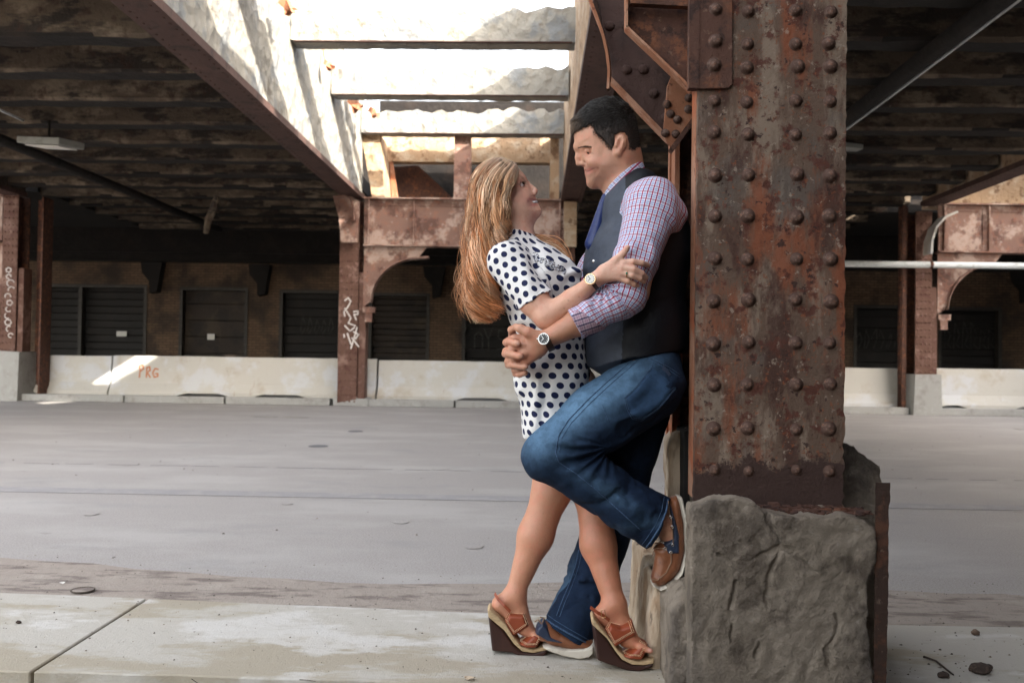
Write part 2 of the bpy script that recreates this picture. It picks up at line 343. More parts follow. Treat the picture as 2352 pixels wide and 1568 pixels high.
# graffiti on doors: loose outlined letters
def loose(ptsl, Y, mat, name, parent, wd=.035, label=None):
    g = MB()
    for st in ptsl: g.strip([W(x, y, Y) for x, y in st], wd)
    o = g.build(name, mat, parent); return o
gl = []
for cx, ch in ((1070, 'T'), (1095, 'n'), (1122, 'Y'), (1150, 'S'), (1176, 'Y')):
    if ch == 'T': gl += [[(1060, 752), (1078, 746), (1084, 756)], [(1070, 752), (1064, 780), (1070, 806), (1082, 800)]]
    if ch == 'n': gl += [[(1090, 800), (1090, 770), (1100, 762), (1108, 772), (1108, 800)]]
    if ch == 'Y': gl += [[(cx-10, 755), (cx, 780), (cx+10, 752)], [(cx, 780), (cx, 806)]]
    if ch == 'S': gl += [[(cx+8, 762), (cx-4, 758), (cx-6, 774), (cx+6, 784), (cx+4, 800), (cx-8, 802)]]
loose(gl, YW-.04, faintpaint, 'graffiti', wl)
gr = []
for k in range(7):
    cx = 1968+k*17; gr.append([(cx, 790+random.uniform(-20, 10)), (cx+random.uniform(3, 12), 760+random.uniform(-10, 10)), (cx+12, 780), (cx+4, 800)])
for k in range(6):
    cx = 2170+k*20; gr.append([(cx, 800), (cx+random.uniform(0, 10), 740+random.uniform(-10, 20)), (cx+14, 770), (cx+6, 790), (cx+18, 802)])
for k in range(5):
    cx = 690+k*16; gr.append([(cx, 760), (cx+6, 730+random.uniform(-8, 8)), (cx+12, 752), (cx+2, 768)])
loose(gr, YW+.15, faintpaint, 'graffiti', wl, .03)

# ================= overhead structure =================
ZG = EYE+3.41; XL = -3.74; XR = .50; ZJ = EYE+4.80; YP = YF   # girder soffit, well sides, joist soffit, portal row
DK = ZG+1.35
def deck(x0, x1, y0, y1, label, step=1.27, zb=None, dark=None):
    t = empty('bridge_deck', ((x0+x1)/2, (y0+y1)/2, DK), label, 'bridge deck', 'viaduct decks')
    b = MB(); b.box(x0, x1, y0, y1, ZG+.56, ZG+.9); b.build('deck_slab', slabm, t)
    y = y1-.4; i = 0
    while y > y0+.4 and i < 60:
        n = 26; vs = []; fs = []; b = MB()
        for k in range(n+1):
            x = x0+.02+(x1-x0-.04)*k/n; j = lambda a=.004: random.uniform(-a, a)
            vs += [(x, y+j(.006), ZG+.555), (x, y+j(), ZG+.17+j()), (x, y+.04+j(), ZG+.13+j(.012)), (x, y+.34+j(), ZG+.13+j(.012)), (x, y+.40+j(), ZG+.2+j()), (x, y+.44, ZG+.555)]
        for k in range(n):
            for q in range(5): fs.append((k*6+q, k*6+q+1, (k+1)*6+q+1, (k+1)*6+q))
        fs += [tuple(range(6)), tuple(n*6+q for q in range(5, -1, -1))]
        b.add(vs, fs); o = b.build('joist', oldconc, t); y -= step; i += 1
        o.data.materials.append(slabm)  # besides soot, near-black slab and undersides put the shade between ribs into colour
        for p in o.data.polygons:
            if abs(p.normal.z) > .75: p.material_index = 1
    return t
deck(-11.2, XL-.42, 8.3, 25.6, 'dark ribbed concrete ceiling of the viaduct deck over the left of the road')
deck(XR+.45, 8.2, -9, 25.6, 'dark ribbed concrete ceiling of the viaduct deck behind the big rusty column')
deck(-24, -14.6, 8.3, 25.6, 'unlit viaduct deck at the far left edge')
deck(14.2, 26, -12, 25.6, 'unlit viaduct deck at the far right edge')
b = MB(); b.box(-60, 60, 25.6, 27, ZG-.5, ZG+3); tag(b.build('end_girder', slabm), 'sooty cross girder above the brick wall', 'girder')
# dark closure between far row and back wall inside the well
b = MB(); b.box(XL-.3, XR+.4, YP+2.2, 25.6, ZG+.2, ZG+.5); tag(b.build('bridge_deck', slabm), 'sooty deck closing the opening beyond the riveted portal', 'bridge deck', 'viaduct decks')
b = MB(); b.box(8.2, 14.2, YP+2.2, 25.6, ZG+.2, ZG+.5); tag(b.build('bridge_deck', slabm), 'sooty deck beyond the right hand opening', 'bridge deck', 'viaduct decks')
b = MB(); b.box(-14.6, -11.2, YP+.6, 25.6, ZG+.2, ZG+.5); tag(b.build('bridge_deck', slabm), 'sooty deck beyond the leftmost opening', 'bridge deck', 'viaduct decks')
def girder(xa, xb, y0, y1, side, label, ztop, face_mat):
    """longitudinal plate girder cased in concrete; side = +1 when the lit face looks to +x"""
    t = empty('plate_girder', ((xa+xb)/2, (y0+y1)/2, ZG), label, 'girder', 'girders along the light wells')
    xf = xb if side > 0 else xa
    b = MB(); b.box(xa, xb, y0, y1, ZG, ZG+.035); b.box(xa-.0, xa+.05, y0, y1, ZG+.035, ZG+.10); b.box(xb-.05, xb, y0, y1, ZG+.035, ZG+.10)
    y = y0+.1
    while y < y1:
        for x in (xa+.07, xb-.07): b.dome((x, y, ZG), .018, (0, 0, -1), .7, 6, 2)
        y += .16
    b.build('bottom_flange', brownbeam, t)
    b = MB(); n = int((y1-y0)/.45); vs = []; fs = []
    zz = [ZG+.105, ZG+.5, ZG+1.0, ztop-.25, ztop]
    x1 = xf-side*.06
    for i in range(n+1):
        y = y0+(y1-y0)*i/n
        for z in zz: vs.append((x1+random.uniform(-.018, .018), y, z+(random.uniform(-.05, .04) if z == ztop else 0)))
        vs.append((x1-side*.3, y, ztop)); vs.append((x1-side*.3, y, ZG+.105))
    q = len(zz)+2
    for i in range(n):
        for k in range(q): fs.append((i*q+k, i*q+(k+1) % q, (i+1)*q+(k+1) % q, (i+1)*q+k))
    fs += [tuple(range(q)), tuple(n*q+k for k in range(q-1, -1, -1))]
    b.add(vs, fs); b.build('concrete_casing', face_mat, t)
    return t
ZT = EYE+5.97
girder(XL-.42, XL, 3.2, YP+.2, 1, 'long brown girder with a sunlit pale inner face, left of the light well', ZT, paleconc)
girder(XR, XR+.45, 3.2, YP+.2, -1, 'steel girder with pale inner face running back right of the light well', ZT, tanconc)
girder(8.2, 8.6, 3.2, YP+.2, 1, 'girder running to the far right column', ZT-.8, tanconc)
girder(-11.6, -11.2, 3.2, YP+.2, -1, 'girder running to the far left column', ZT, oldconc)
# unseen wall added over the right deck to keep sun off the road
b = MB(); b.box(XR+.1, XR+.45, -12, 7.6, ZT+.02, EYE+6.75); b.box(XR+.1, XR+.45, -12, 3.19, ZG, ZT); tag(b.build('sun_block_wall', paleconc), 'concrete wall added out of view above the big rusty column to block the sun', 'wall')
# concrete cross joists over the well
jl = {13.64: 'nearest and topmost concrete cross joist over the light well, reaching right to the pale girder', 16.42: 'middle concrete cross joist over the light well with a translucent looking pale panel behind it', 19.23: 'farthest concrete cross joist over the light well, directly above the riveted portal'}
def crossjoist(y, x0=XL-.04, x1=XR+.04, label=None, h=.5, wd=.4):
    b = MB(); n = 40; vs = []; fs = []
    for i in range(n+1):
        x = x0+(x1-x0)*i/n; tt = i/n
        hh = h*(1+.12*math.sin(i*1.3)*.5+random.uniform(-.08, .08)) * (1.0 if tt > .6 else .92)
        j = lambda a=.018: random.uniform(-a, a)
        vs += [(x, y+j(), ZJ+j(.008)), (x, y+j(), ZJ+hh*.5), (x, y+j(.03), ZJ+hh), (x, y+wd, ZJ+hh+j(.03)), (x, y+wd, ZJ+j(.008))]
    for i in range(n):
        for k in range(5): fs.append((i*5+k, i*5+(k+1) % 5, (i+1)*5+(k+1) % 5, (i+1)*5+k))
    fs += [tuple(range(5)), tuple(n*5+k for k in range(4, -1, -1))]
    b.add(vs, fs)
    t = tag(b.build('cross_joist', paleconc), label, 'joist', 'cross joists over the light well')
    s_ = MB(); s_.box(x0+.05, x1-.05, y-.015, y+.06, ZJ-.014, ZJ-.002); s_.build('steel_angle', brownbeam, t)
    return t
for y, l in jl.items(): crossjoist(y, label=l)
for i, y in enumerate((10.86, 8.08)): crossjoist(y, label='cross joist above the top edge of the picture, %s' % ('nearer the camera' if i else 'farther from the camera'))
b = MB(); b.box(8.7, 14.1, YF+.9, YF+1.3, ZG+.12, ZG+1.0, .02); tag(b.build('concrete_beam', tanconc), 'sunlit concrete beam above the portal girder at the far right', 'beam')
for y in (13.64, 16.42, 19.0): crossjoist(y, 8.6, 14.2, label='cross joist over the right hand opening, %s' % {13.64: 'nearest', 16.42: 'middle', 19.0: 'farthest'}[y])
# hanging rusty scraps and pale panel
def scrap(x, y, Y, sz, label):
    b = MB(); c = W(x, y, Y); k = Y/F_PX
    pts = [(-.5, .9), (.1, .7), (.35, .2), (.9, -.1), (.6, -.35), (.75, -.7), (.2, -.5), (-.1, -.9), (-.2, -.2), (-.75, .3)]
    b.prism([c+Vector((px*sz*k, random.uniform(-.06, .06), py*sz*k)) for px, py in pts], (0.03, .12, .02))
    b.tube([c+Vector((-.3*sz*k, .05, .6*sz*k)), c+Vector((-1.0*sz*k, .15, 2.2*sz*k)), c+Vector((-1.2*sz*k, .2, 3.4*sz*k))], .012, 5)
    tag(b.build('rusty_scrap', rustbright), label, 'scrap metal', 'torn rusty metal hanging in the light well')
scrap(655, 14, 12.2, 22, 'torn orange rusty metal hanging at the top edge of the light well')
scrap(752, 150, 15.4, 14, 'small torn rusty bracket left of the middle cross joist')
scrap(812, 240, 17.6, 22, 'long curled rusty strip hanging under the middle cross joist')
scrap(855, 258, 18.2, 15, 'pale curled strip hanging just right of the long rusty one')
b = MB(); y = 16.05
p0 = W(822, 166, 17.3); p1 = W(1102, 208, 17.3)
b.box(p0.x, p1.x, 17.28, 17.32, p1.z, p0.z)
tag(b.build('metal_sheet', M('stained_pale_sheet', (.45, .44, .42), [((.5, .3, .14), 1.6, .55, .66, .7, (1.5, 1, .2)), ((.35, .37, .4), 1.1, .5, .6, .7)], .6)), 'pale stained sheet fixed behind the middle cross joist', 'sheet')

# ----- columns of the far row -----
def colface(b, x0, x1, y, z0, z1, cols, step):
    z = z0+.08
    while z < z1:
        for c in cols: b.dome((x0+(x1-x0)*c, y, z), .026, (0, -1, 0), .7, 6, 2)
        z += step
def far_column(xf0, xf1, label, zb, zt, base=False, graf=None):
    x0, x1 = XA(xf0, YP), XA(xf1, YP); Y0, Y1 = YP-.05, YP+.42; wdt = x1-x0
    t = empty('steel_column', ((x0+x1)/2, YP+.15, 0), label, 'column', 'riveted steel columns of the far row')
    b = MB(); b.box(x0, x0+wdt*.72, Y0, Y0+.03, zb, zt); colface(b, x0, x0+wdt*.72, Y0, zb, zt, (.13, .38, .65, .9), .15); b.build('face_plate', fargir, t)
    b = MB(); b.box(x0+wdt*.33, x0+wdt*.37, Y0+.03, Y1-.03, zb, zt); b.build('web', rustdark, t)
    b = MB(); b.box(x0, x0+wdt*.72, Y1-.03, Y1, zb, zt); b.build('rear_plate', rustdark, t)
    b = MB(); b.box(x0+wdt*.74, x1, Y0+.05, Y0+.08, zb, zt-1.6); b.box(x1-.02, x1, Y0+.08, Y1-.1, zb, zt-1.6); b.build('side_angle', fargir, t)
    if base:
        b = MB(); b.box(x0-.06, x1+.03, Y0-.12, Y1+.1, 0, zb+.05, .02); b.build('base_block', kerbm, t)
    else:
        b = MB(); b.box(x0-.09, x1+.09, Y0+.01, Y1+.12, 0, .17, .015); b.build('base_plate', kerbm, t)
    return t
cA = far_column(777, 838, 'rusty riveted far column covered in white looping graffiti, left of the woman', .02, ZG+.02)
g = MB(); yg = YP-.085
for st in ([(792, 690), (800, 684), (806, 692), (798, 706), (790, 716), (792, 726)], [(792, 708), (806, 730), (800, 742), (816, 748)], [(812, 716), (822, 714), (822, 722), (813, 722), (818, 734)], [(792, 748), (804, 760), (814, 752)], [(798, 766), (806, 790)], [(790, 768), (791, 774)], [(820, 752), (812, 780), (806, 800)], [(812, 762), (824, 768), (816, 778), (808, 776), (824, 796)]):
    g.strip([W(x, y, yg) for x, y in st], .03)
g.build('graffiti', whitepaint, cA)
cB = far_column(1283, 1330, 'rusty riveted far column behind the couple', .02, ZG+.02)
cC = far_column(2100, 2152, 'pale pink riveted column at the far right on a crumbling concrete block', EYE-.22, ZG-.15, base=True)
b = MB(); x0, x1 = XA(2076, YP), XA(2098, YP); b.box(x0, x0+.09, YP+.1, YP+.13, .02, ZG); b.box(x0, x1, YP+.3, YP+.33, .02, ZG)
for k in range(12): b.box(x0+.09, x1, YP+.28, YP+.3, .2+k*.36, .26+k*.36)
tag(b.build('lattice_post', rustdark), 'dark rusty laced post beside the far right column', 'post')
cD = far_column(2, 50, 'dark rusty column at the left edge with faint white graffiti, on a pale concrete block', EYE-.02, ZG+.02, base=True)
g = MB()
for k in range(11):
    y = 620+k*15; cx = 22+random.uniform(-5, 5); r_ = random.uniform(4, 8)
    g.strip([W(cx+r_*math.cos(a)*1.1, y+r_*math.sin(a), yg) for a in np.linspace(random.uniform(0, 3), random.uniform(4, 7.5), 7)], .022)
g.build('graffiti', whitepaint, cD)
b = MB(); x0 = XA(50, YP); b.box(x0+.0, x0+.32, YP+.5, YP+.55, .02, ZG); b.box(x0+.3, x0+.34, YP+.1, YP+.5, .02, ZG); tag(b.build('lattice_post', rustdark), 'dark steel post just right of the left edge column', 'post')
# ----- portal girder with arch brackets -----
def portal(x0, x1, label, arch_l=True, arch_r=True, npan=4):
    t = empty('portal_girder', ((x0+x1)/2, YP, ZG-1.05), label, 'girder', 'riveted portal girders')
    zt, zb_ = ZG+.02, ZG-1.02; y = YP-.02
    b = MB(); b.box(x0, x1, y, y+.03, zb_+.03, zt-.03)
    L = x1-x0
    b.box(x0, x1, y-.13, y+.18, zt-.03, zt); b.box(x0, x1, y-.13, y+.18, zb_, zb_+.03)
    b.box(x0, x1, y-.02, y, zt-.16, zt-.035); b.box(x0, x1, y-.02, y, zb_+.035, zb_+.16)
    x = x0+.06
    while x < x1:
        for z in (zt-.1, zb_+.1): b.dome((x, y-.02, z), .017, (0, -1, 0), .7, 6, 2)
        x += .125
    b.build('web_plate', girderm, t)
    for i in range(npan+1):
        xx = x0+L*i/npan if i else x0+.1
        if i == npan: xx = x1-.1
        s_ = MB(); s_.box(xx-.10, xx+.10, y-.036, y-.021, zb_+.17, zt-.17); s_.box(xx-.012, xx+.012, y-.12, y-.037, zb_+.035, zt-.035)
        z = zb_+.22
        while z < zt-.2:
            for q in (-.065, .065): s_.dome((xx+q, y-.036, z), .016, (0, -1, 0), .7, 6, 2)
            z += .11
        s_.build('stiffener', girderm, t)
    for sgn, xa, on in ((1, x0, arch_l), (-1, x1, arch_r)):
        if not on: continue
        # knee bracket: square top, round arch cut below
        R = 1.0; b = MB(); zt2 = zb_-.004; pts = [(xa, zt2), (xa+sgn*1.35, zt2)]
        for k in range(11):
            a = k/10*math.pi/2; pts.append((xa+sgn*(.18+1.0-1.0*math.sin(a)), zt2-.22-(1-math.cos(a))*.95))
        pts.append((xa, zt2-1.3))
        b.prism([(px, y, pz) for px, pz in pts], (0, .03, 0))
        for z in np.arange(zt2-1.2, zt2-.1, .13): b.dome((xa+sgn*.07, y, z), .02, (0, -1, 0), .7, 6, 2)
        b.build('knee_bracket', girderm, t)
        b = MB()
        arc = [(xa+sgn*1.4, zt2-.20)]+[(xa+sgn*(.18+1.0-1.0*math.sin(k/10*math.pi/2)), zt2-.22-(1-math.cos(k/10*math.pi/2))*.95) for k in range(11)]
        for (ax, az), (bx_, bz) in zip(arc, arc[1:]):
            b.prism([(ax, y-.12, az), (bx_, y-.12, bz), (bx_+.0, y-.12, bz-.035), (ax, y-.12, az-.035)], (0, .26, 0))
        b.build('arch_flange', girderm, t)
        b = MB(); b.box(xa-.0+(0 if sgn > 0 else -.26), xa+(.26 if sgn > 0 else 0), y-.05, y+.1, zt2-1.42, zt2-1.3); b.box(xa+(.05 if sgn > 0 else -.2), xa+(.2 if sgn > 0 else -.05), y-.03, y+.06, zt2-1.62, zt2-1.42); b.build('bracket_foot', girderm, t)
    return t
portal(XA(832, YP), XA(1292, YP), 'riveted rusty pink portal girder with arched brackets behind the woman', npan=4)
portal(XA(2152, YP), XA(2720, YP), 'riveted portal girder right of the far right column', npan=5)
portal(XA(-500, YP), XA(0, YP), 'riveted portal girder at the left edge', npan=5)
# right bracket: pale curved plate, left column cap plates
def ribbon(ptsF, Y0, Y1, mat, name, label, cat, th=.02):
    b = MB(); P_ = [W(x, y, Y0) for x, y in ptsF]
    for a, c in zip(P_, P_[1:]):
        n = Vector((-(c-a).z, 0, (c-a).x)).normalized()*th
        b.prism([a, c, c+n, a+n], (0, Y1-Y0, 0))
    o = b.build(name, mat)
    if label: tag(o, label, cat)
    return o
ribbon([(2200, 484), (2172, 496), (2150, 520), (2140, 550), (2138, 582)], YP-.5, YP-.12, barrierm, 'curved_plate', 'pale curved steel plate on top of the far right column', 'plate', .04)
b = MB(); b.prism([W(x, y, YP-.3) for x, y in ((765, 452), (800, 446), (824, 462), (820, 556), (783, 556), (778, 500))], (0, .12, 0)); tag(b.build('cap_plate', girderm), 'bent pinkish steel plate over the top of the graffiti column', 'plate')
ribbon([(764, 452), (792, 450), (803, 456), (810, 478), (812, 505)], YP-.5, YP-.32, girderm, 'curled_strip', 'curled steel strip at the top of the graffiti column', 'strip', .02)
b = MB(); b.prism([W(x, y, YP-.3) for x, y in ((1296, 462), (1325, 464), (1324, 566), (1296, 566))], (0, .14, 0)); tag(b.build('cap_plate', tanconc), 'tan peeling block at the right end of the portal girder', 'plate')
# things above the portal
cz = ZG+.03
b = MB(); b.prism([W(x, y, YP+.0) for x, y in ((829, 306), (872, 306), (884, 460), (856, 460))], (0, 1.2, 0)); tag(b.build('concrete_pier', tanconc), 'short cracked concrete pier above the left end of the portal', 'pier')
b = MB(); p0 = W(868, 305, YP+1.0); p1 = W(1282, 374, YP+1.0); b.box(p0.x, p1.x, YP+1.0, YP+1.3, p1.z, p0.z+.05); tag(b.build('concrete_beam', tanconc), 'tan peeling concrete beam above the riveted portal', 'beam')
b = MB(); b.prism([W(x, y, YP+.02) for x, y in ((1044, 304), (1081, 304), (1081, 452), (1100, 460), (1028, 460), (1042, 452))], (0, .3, 0))
for k in range(11):
    for q in (1050, 1074): b.dome(W(q, 316+k*12.5, YP+.02), .018, (0, -1, 0), .7, 6, 2)
tag(b.build('riveted_post', girderm), 'short riveted steel post standing on the portal girder', 'post')
b = MB(); b.prism([W(x, y, YP+1.5) for x, y in ((885, 385), (960, 380), (1045, 460), (905, 462))], (0, .05, 0)); tag(b.build('steel_plate', rustdark), 'dark rusty plate in the hole above the portal', 'plate')
b = MB(); b.prism([W(x, y, YP+.9) for x, y in ((893, 372), (902, 372), (915, 460), (900, 460))], (0, .08, 0)); tag(b.build('steel_angle', rustbright), 'leaning rusty steel angle in the hole above the portal', 'angle')
b = MB(); b.box(XL-.1, XR+.2, YP+2.3, YP+2.5, ZG-.2, ZJ+1.4); b.build('back_plate', slabm); bpy.context.view_layer.update()
tag(bpy.data.objects['back_plate'], 'sooty wall closing the hole above the portal', 'wall')
b = MB(); b.prism([W(x, y, YP+.2) for x, y in ((1265, 300), (1284, 300), (1284, 460), (1263, 460))], (0, 1.0, 0)); tag(b.build('concrete_pier', tanconc), 'short pale concrete pier above the right end of the portal', 'pier')
# ----- pipes, conduits, lamp -----
b = MB(); z_ = W(2123, 608, YP-.3).z; b.tube([(XA(1600, YP), YP-.3, z_), (XA(2600, YP), YP-.3, z_)], .068, 12)
pp = tag(b.build('pale_pipe', pipem, smooth=True), 'pale horizontal pipe crossing in front of the far right column', 'pipe')
b = MB(); xx = XA(2123, YP); b.tube([(xx-.03, YP-.3, z_), (xx+.03, YP-.3, z_)], .082, 12); b.build('pipe_clamp', rustdark, pp)
zc = ZG+.06
def conduit(xF, yF, Yr, y0, y1, r, mat, label, z=zc):
    d = W(xF, yF, 1)-CAMP; t = (z-EYE)/d.z; X = d.x*t
    b = MB(); b.tube([(X, y, z+random.uniform(-.008, .008)) for y in np.linspace(y0, y1, 12)], r, 8); return tag(b.build('conduit', mat, smooth=True), label, 'conduit')
conduit(1942, 298, 0, 5, 24, .016, pipem, 'thin pale conduit running under the right hand ceiling', ZG+.02)
conduit(2180, 90, 0, 5, 24, .10, slabm, 'thick dark pipe under the right hand ceiling', ZG)
conduit(60, 280, 0, 5, 13.2, .02, pipem, 'thin pale conduit leading to the ceiling lamp on the left', ZG+.02)
conduit(330, 455, 0, 8, 24, .09, slabm, 'thick dark pipe under the left hand ceiling', ZG-.05)
lp = W(112, 332, 13.4)
t = empty('ceiling_lamp', lp, 'unlit white box lamp hanging under the left ceiling', 'lamp')
b = MB(); b.prism([lp+Vector(v) for v in ((-.38, -.2, -.02), (.30, -.28, -.06), (.42, .25, -.02), (-.22, .3, .02))], (0, 0, .1)); b.build('lamp_housing', lampm, t, bevel=.01)
b = MB(); b.prism([lp+Vector(v) for v in ((-.28, -.14, -.034), (.26, -.2, -.064), (.34, .18, -.034), (-.16, .22, -.006))], (0, 0, -.012)); b.build('lamp_lens', signm, t)
b = MB(); b.tube([lp+Vector((0, 0, .08)), lp+Vector((0, 0, .36))], .02, 6); b.build('hanger', slabm, t)
l2 = W(1956, 342, 15); b = MB(); b.prism([l2+Vector(v) for v in ((-.3, -.2, 0), (.12, -.2, -.05), (.16, .2, 0), (-.3, .2, 0))], (0, 0, .08)); tag(b.build('ceiling_lamp', lampm, bevel=.008), 'unlit box lamp half hidden behind the big column', 'lamp')
b = MB(); q = [W(498, 450, 16.5), W(492, 475, 16.5), W(478, 505, 16.5), W(472, 536, 16.5)]; b.tube(q, [.05, .075, .07, .05], 7); tag(b.build('hanging_duct', oldconc), 'short bent duct hanging from the left ceiling', 'duct')

b = MB(); b.box(27, 31, -30, -3, 0, 20); b.box(27, 31, -3, 5, 0, 16.75); b.box(27, 31, 5, 40, 0, 20); tag(b.build('building', brick), 'tall brick block added out of view beyond the viaduct to stop the sun', 'building')  # unseen mass added right of the viaduct, stepped and sized to control the sun

b = MB(); b.box(-1.7, 26, -4.2, -3.2, 0, 4.3); tag(b.build('building', brick), 'low brick block added out of view behind the photographer to cut front light', 'building')  # unseen wall added behind the camera to cut skylight from the front
# ================= numpy noise and signed distance modelling =================
def _h(ix, iy, iz, seed):
    h = (ix*374761393 + iy*668265263 + iz*2147483647*0 + iz*1274126177 + seed*974711).astype(np.int64) & 0x7fffffff
    h = ((h ^ (h >> 13))*1103515245+12345) & 0x7fffffff
    h = ((h ^ (h >> 15))*1597334677) & 0x7fffffff
    return (h & 0xffff).astype(np.float32)/32767.5-1
def vnoise(P, scale, seed=0):
    q = P*scale; i = np.floor(q).astype(np.int64); f = (q-i).astype(np.float32); f = f*f*(3-2*f)
    r = 0
    for dx in (0, 1):
        for dy in (0, 1):
            for dz in (0, 1):
                wgt = (f[:, 0] if dx else 1-f[:, 0])*(f[:, 1] if dy else 1-f[:, 1])*(f[:, 2] if dz else 1-f[:, 2])
                r = r+wgt*_h(i[:, 0]+dx, i[:, 1]+dy, i[:, 2]+dz, seed)
    return r
def fbm(P, scale, oct=4, seed=0, gain=.5):
    r = 0; a = 1.0
    for k in range(oct): r = r+a*vnoise(P, scale*2**k, seed+k*7); a *= gain
    return r
def sm(a, b, k):
    h = np.maximum(k-np.abs(a-b), 0)/k
    return np.minimum(a, b)-h*h*k*.25
def v3(p): return np.array(tuple(p), dtype=np.float32)
class Prim:
    def __init__(s, f, c, r, k=.02, mode='u'): s.f = f; s.c = v3(c); s.r = r; s.k = k; s.mode = mode
def cap(a, b, ra, rb, k=.02, mode='u', sy=1.0, planes=(), bend=None):
    """tapered capsule; sy widens it along world y; planes = (point, normal): keep the side the normal points away from"""
    a, b = v3(a), v3(b); ba = b-a; s_ = np.array([1, 1/sy, 1], np.float32)
    bas = ba*s_; L2 = float(bas@bas)+1e-12
    def f(P):
        q = (P-a)*s_; t = np.clip(q@bas/L2, 0, 1)
        d = np.linalg.norm(q-t[:, None]*bas, axis=1)-(ra+(rb-ra)*t)
        for pp, nn in planes:
            d = np.maximum(d, (P-v3(pp))@v3(nn))
        return d
    return Prim(f, (a+b)/2, float(np.linalg.norm(ba))/2+max(ra, rb)*max(sy, 1), k, mode)
def ell(c, r, k=.02, mode='u', rot=None):
    c = v3(c); r = np.array(r, np.float32); Rm = np.array(rot, np.float32) if rot is not None else None
    def f(P):
        q = P-c
        if Rm is not None: q = q@Rm
        k0 = np.linalg.norm(q/r, axis=1); k1 = np.linalg.norm(q/(r*r), axis=1)+1e-9
        return k0*(k0-1)/k1
    return Prim(f, c, float(r.max()), k, mode)
def rotxz(deg):   # local x axis tilted in the xz plane
    a = math.radians(deg); return [[math.cos(a), 0, -math.sin(a)], [0, 1, 0], [math.sin(a), 0, math.cos(a)]]
class Sdf:
    def __init__(s, prims, post=None, skip=.06): s.p = prims; s.post = post; s.skip = skip
    def ev(s, P, cull=None):
        d = np.full(len(P), 1.0, np.float32)
        for p in s.p:
            if cull is not None and np.linalg.norm(p.c-cull[0])-p.r-cull[1] > s.skip+p.k: continue
            v = p.f(P).astype(np.float32)
            if p.mode == 'u': d = sm(d, v, p.k)
            elif p.mode == 's': d = -sm(-d, v, p.k)
            elif p.mode == 'i': d = -sm(-d, -v, p.k)
        if s.post: d = s.post(P, d)
        return d
def surface_nets(sdf, lo, hi, h):
    lo = np.array(lo, np.float32); hi = np.array(hi, np.float32); B = 8
    nb = np.ceil((hi-lo)/(h*B)).astype(int)+1; N = nb*B+1
    V = np.ones(N, np.float32)
    SB = 4; g = np.arange(B+1); off = np.stack(np.meshgrid(g, g, g, indexing='ij'), -1).reshape(-1, 3)
    for X in range(0, nb[0], SB):
        for Y in range(0, nb[1], SB):
            for Z in range(0, nb[2], SB):
                ids = np.array([(x, y, z) for x in range(X, min(X+SB, nb[0])) for y in range(Y, min(Y+SB, nb[1])) for z in range(Z, min(Z+SB, nb[2]))])
                cen = lo+(ids+.5)*B*h; mid = cen.mean(0); R = np.linalg.norm(cen-mid, axis=1).max()+B*h*.87
                if all(np.linalg.norm(p.c-mid)-p.r-R > s_ for p, s_ in ((p, .02) for p in sdf.p if p.mode == 'u')): continue
                d = sdf.ev(cen.astype(np.float32), (mid, R))
                act = ids[np.abs(d) < h*B*1.25]
                for x, y, z in ids[d <= -h*B*1.25]: V[x*B:x*B+B+1, y*B:y*B+B+1, z*B:z*B+B+1] = -1
                if not len(act): continue
                idx = (act[:, None, :]*B+off[None]).reshape(-1, 3)
                P = (lo+idx*h).astype(np.float32)
                V[idx[:, 0], idx[:, 1], idx[:, 2]] = sdf.ev(P, (mid, R))
    S = V < 0
    n = S[:-1, :-1, :-1].astype(np.int8)
    for dx in (0, 1):
        for dy in (0, 1):
            for dz in (0, 1):
                if dx+dy+dz: n = n+S[dx:N[0]-1+dx, dy:N[1]-1+dy, dz:N[2]-1+dz]
    cells = np.argwhere((n > 0) & (n < 8)); 
    cid = np.full(n.shape, -1, np.int32); cid[tuple(cells.T)] = np.arange(len(cells))
    cor = [(dx, dy, dz) for dx in (0, 1) for dy in (0, 1) for dz in (0, 1)]
    vals = np.stack([V[cells[:, 0]+a, cells[:, 1]+b, cells[:, 2]+c] for a, b, c in cor], 1)
    acc = np.zeros((len(cells), 3)); cnt = np.zeros(len(cells))
    for i in range(8):
        for j in range(i+1, 8):
            if sum(abs(cor[i][k]-cor[j][k]) for k in range(3)) != 1: continue
            a, b = vals[:, i], vals[:, j]; mk = (a < 0) != (b < 0)
            t = np.where(mk, a/(a-b+1e-12), 0)
            p = np.array(cor[i])+t[:, None]*(np.array(cor[j])-np.array(cor[i])); acc += p*mk[:, None]; cnt += mk
    verts = lo+(cells+acc/cnt[:, None])*h
    quads = []
    for ax in range(3):
        sl0 = [slice(None)]*3; sl1 = [slice(None)]*3; sl0[ax] = slice(0, -1); sl1[ax] = slice(1, None)
        A, Bq = S[tuple(sl0)], S[tuple(sl1)]; e = np.argwhere(A != Bq)
        u, v = [(1, 2), (2, 0), (0, 1)][ax]
        e = e[(e[:, u] > 0) & (e[:, v] > 0) & (e[:, u] < n.shape[u]) & (e[:, v] < n.shape[v]) & (e[:, ax] < n.shape[ax])]
        inside = S[e[:, 0], e[:, 1], e[:, 2]]
        def c(du, dv):
            q = e.copy(); q[:, u] -= du; q[:, v] -= dv; return cid[q[:, 0], q[:, 1], q[:, 2]]
        q = np.stack([c(1, 1), c(0, 1), c(0, 0), c(1, 0)], 1)
        q[~inside] = q[~inside][:, ::-1]; quads.append(q)
    quads = np.concatenate(quads); quads = quads[(quads >= 0).all(1)]
    return verts, quads
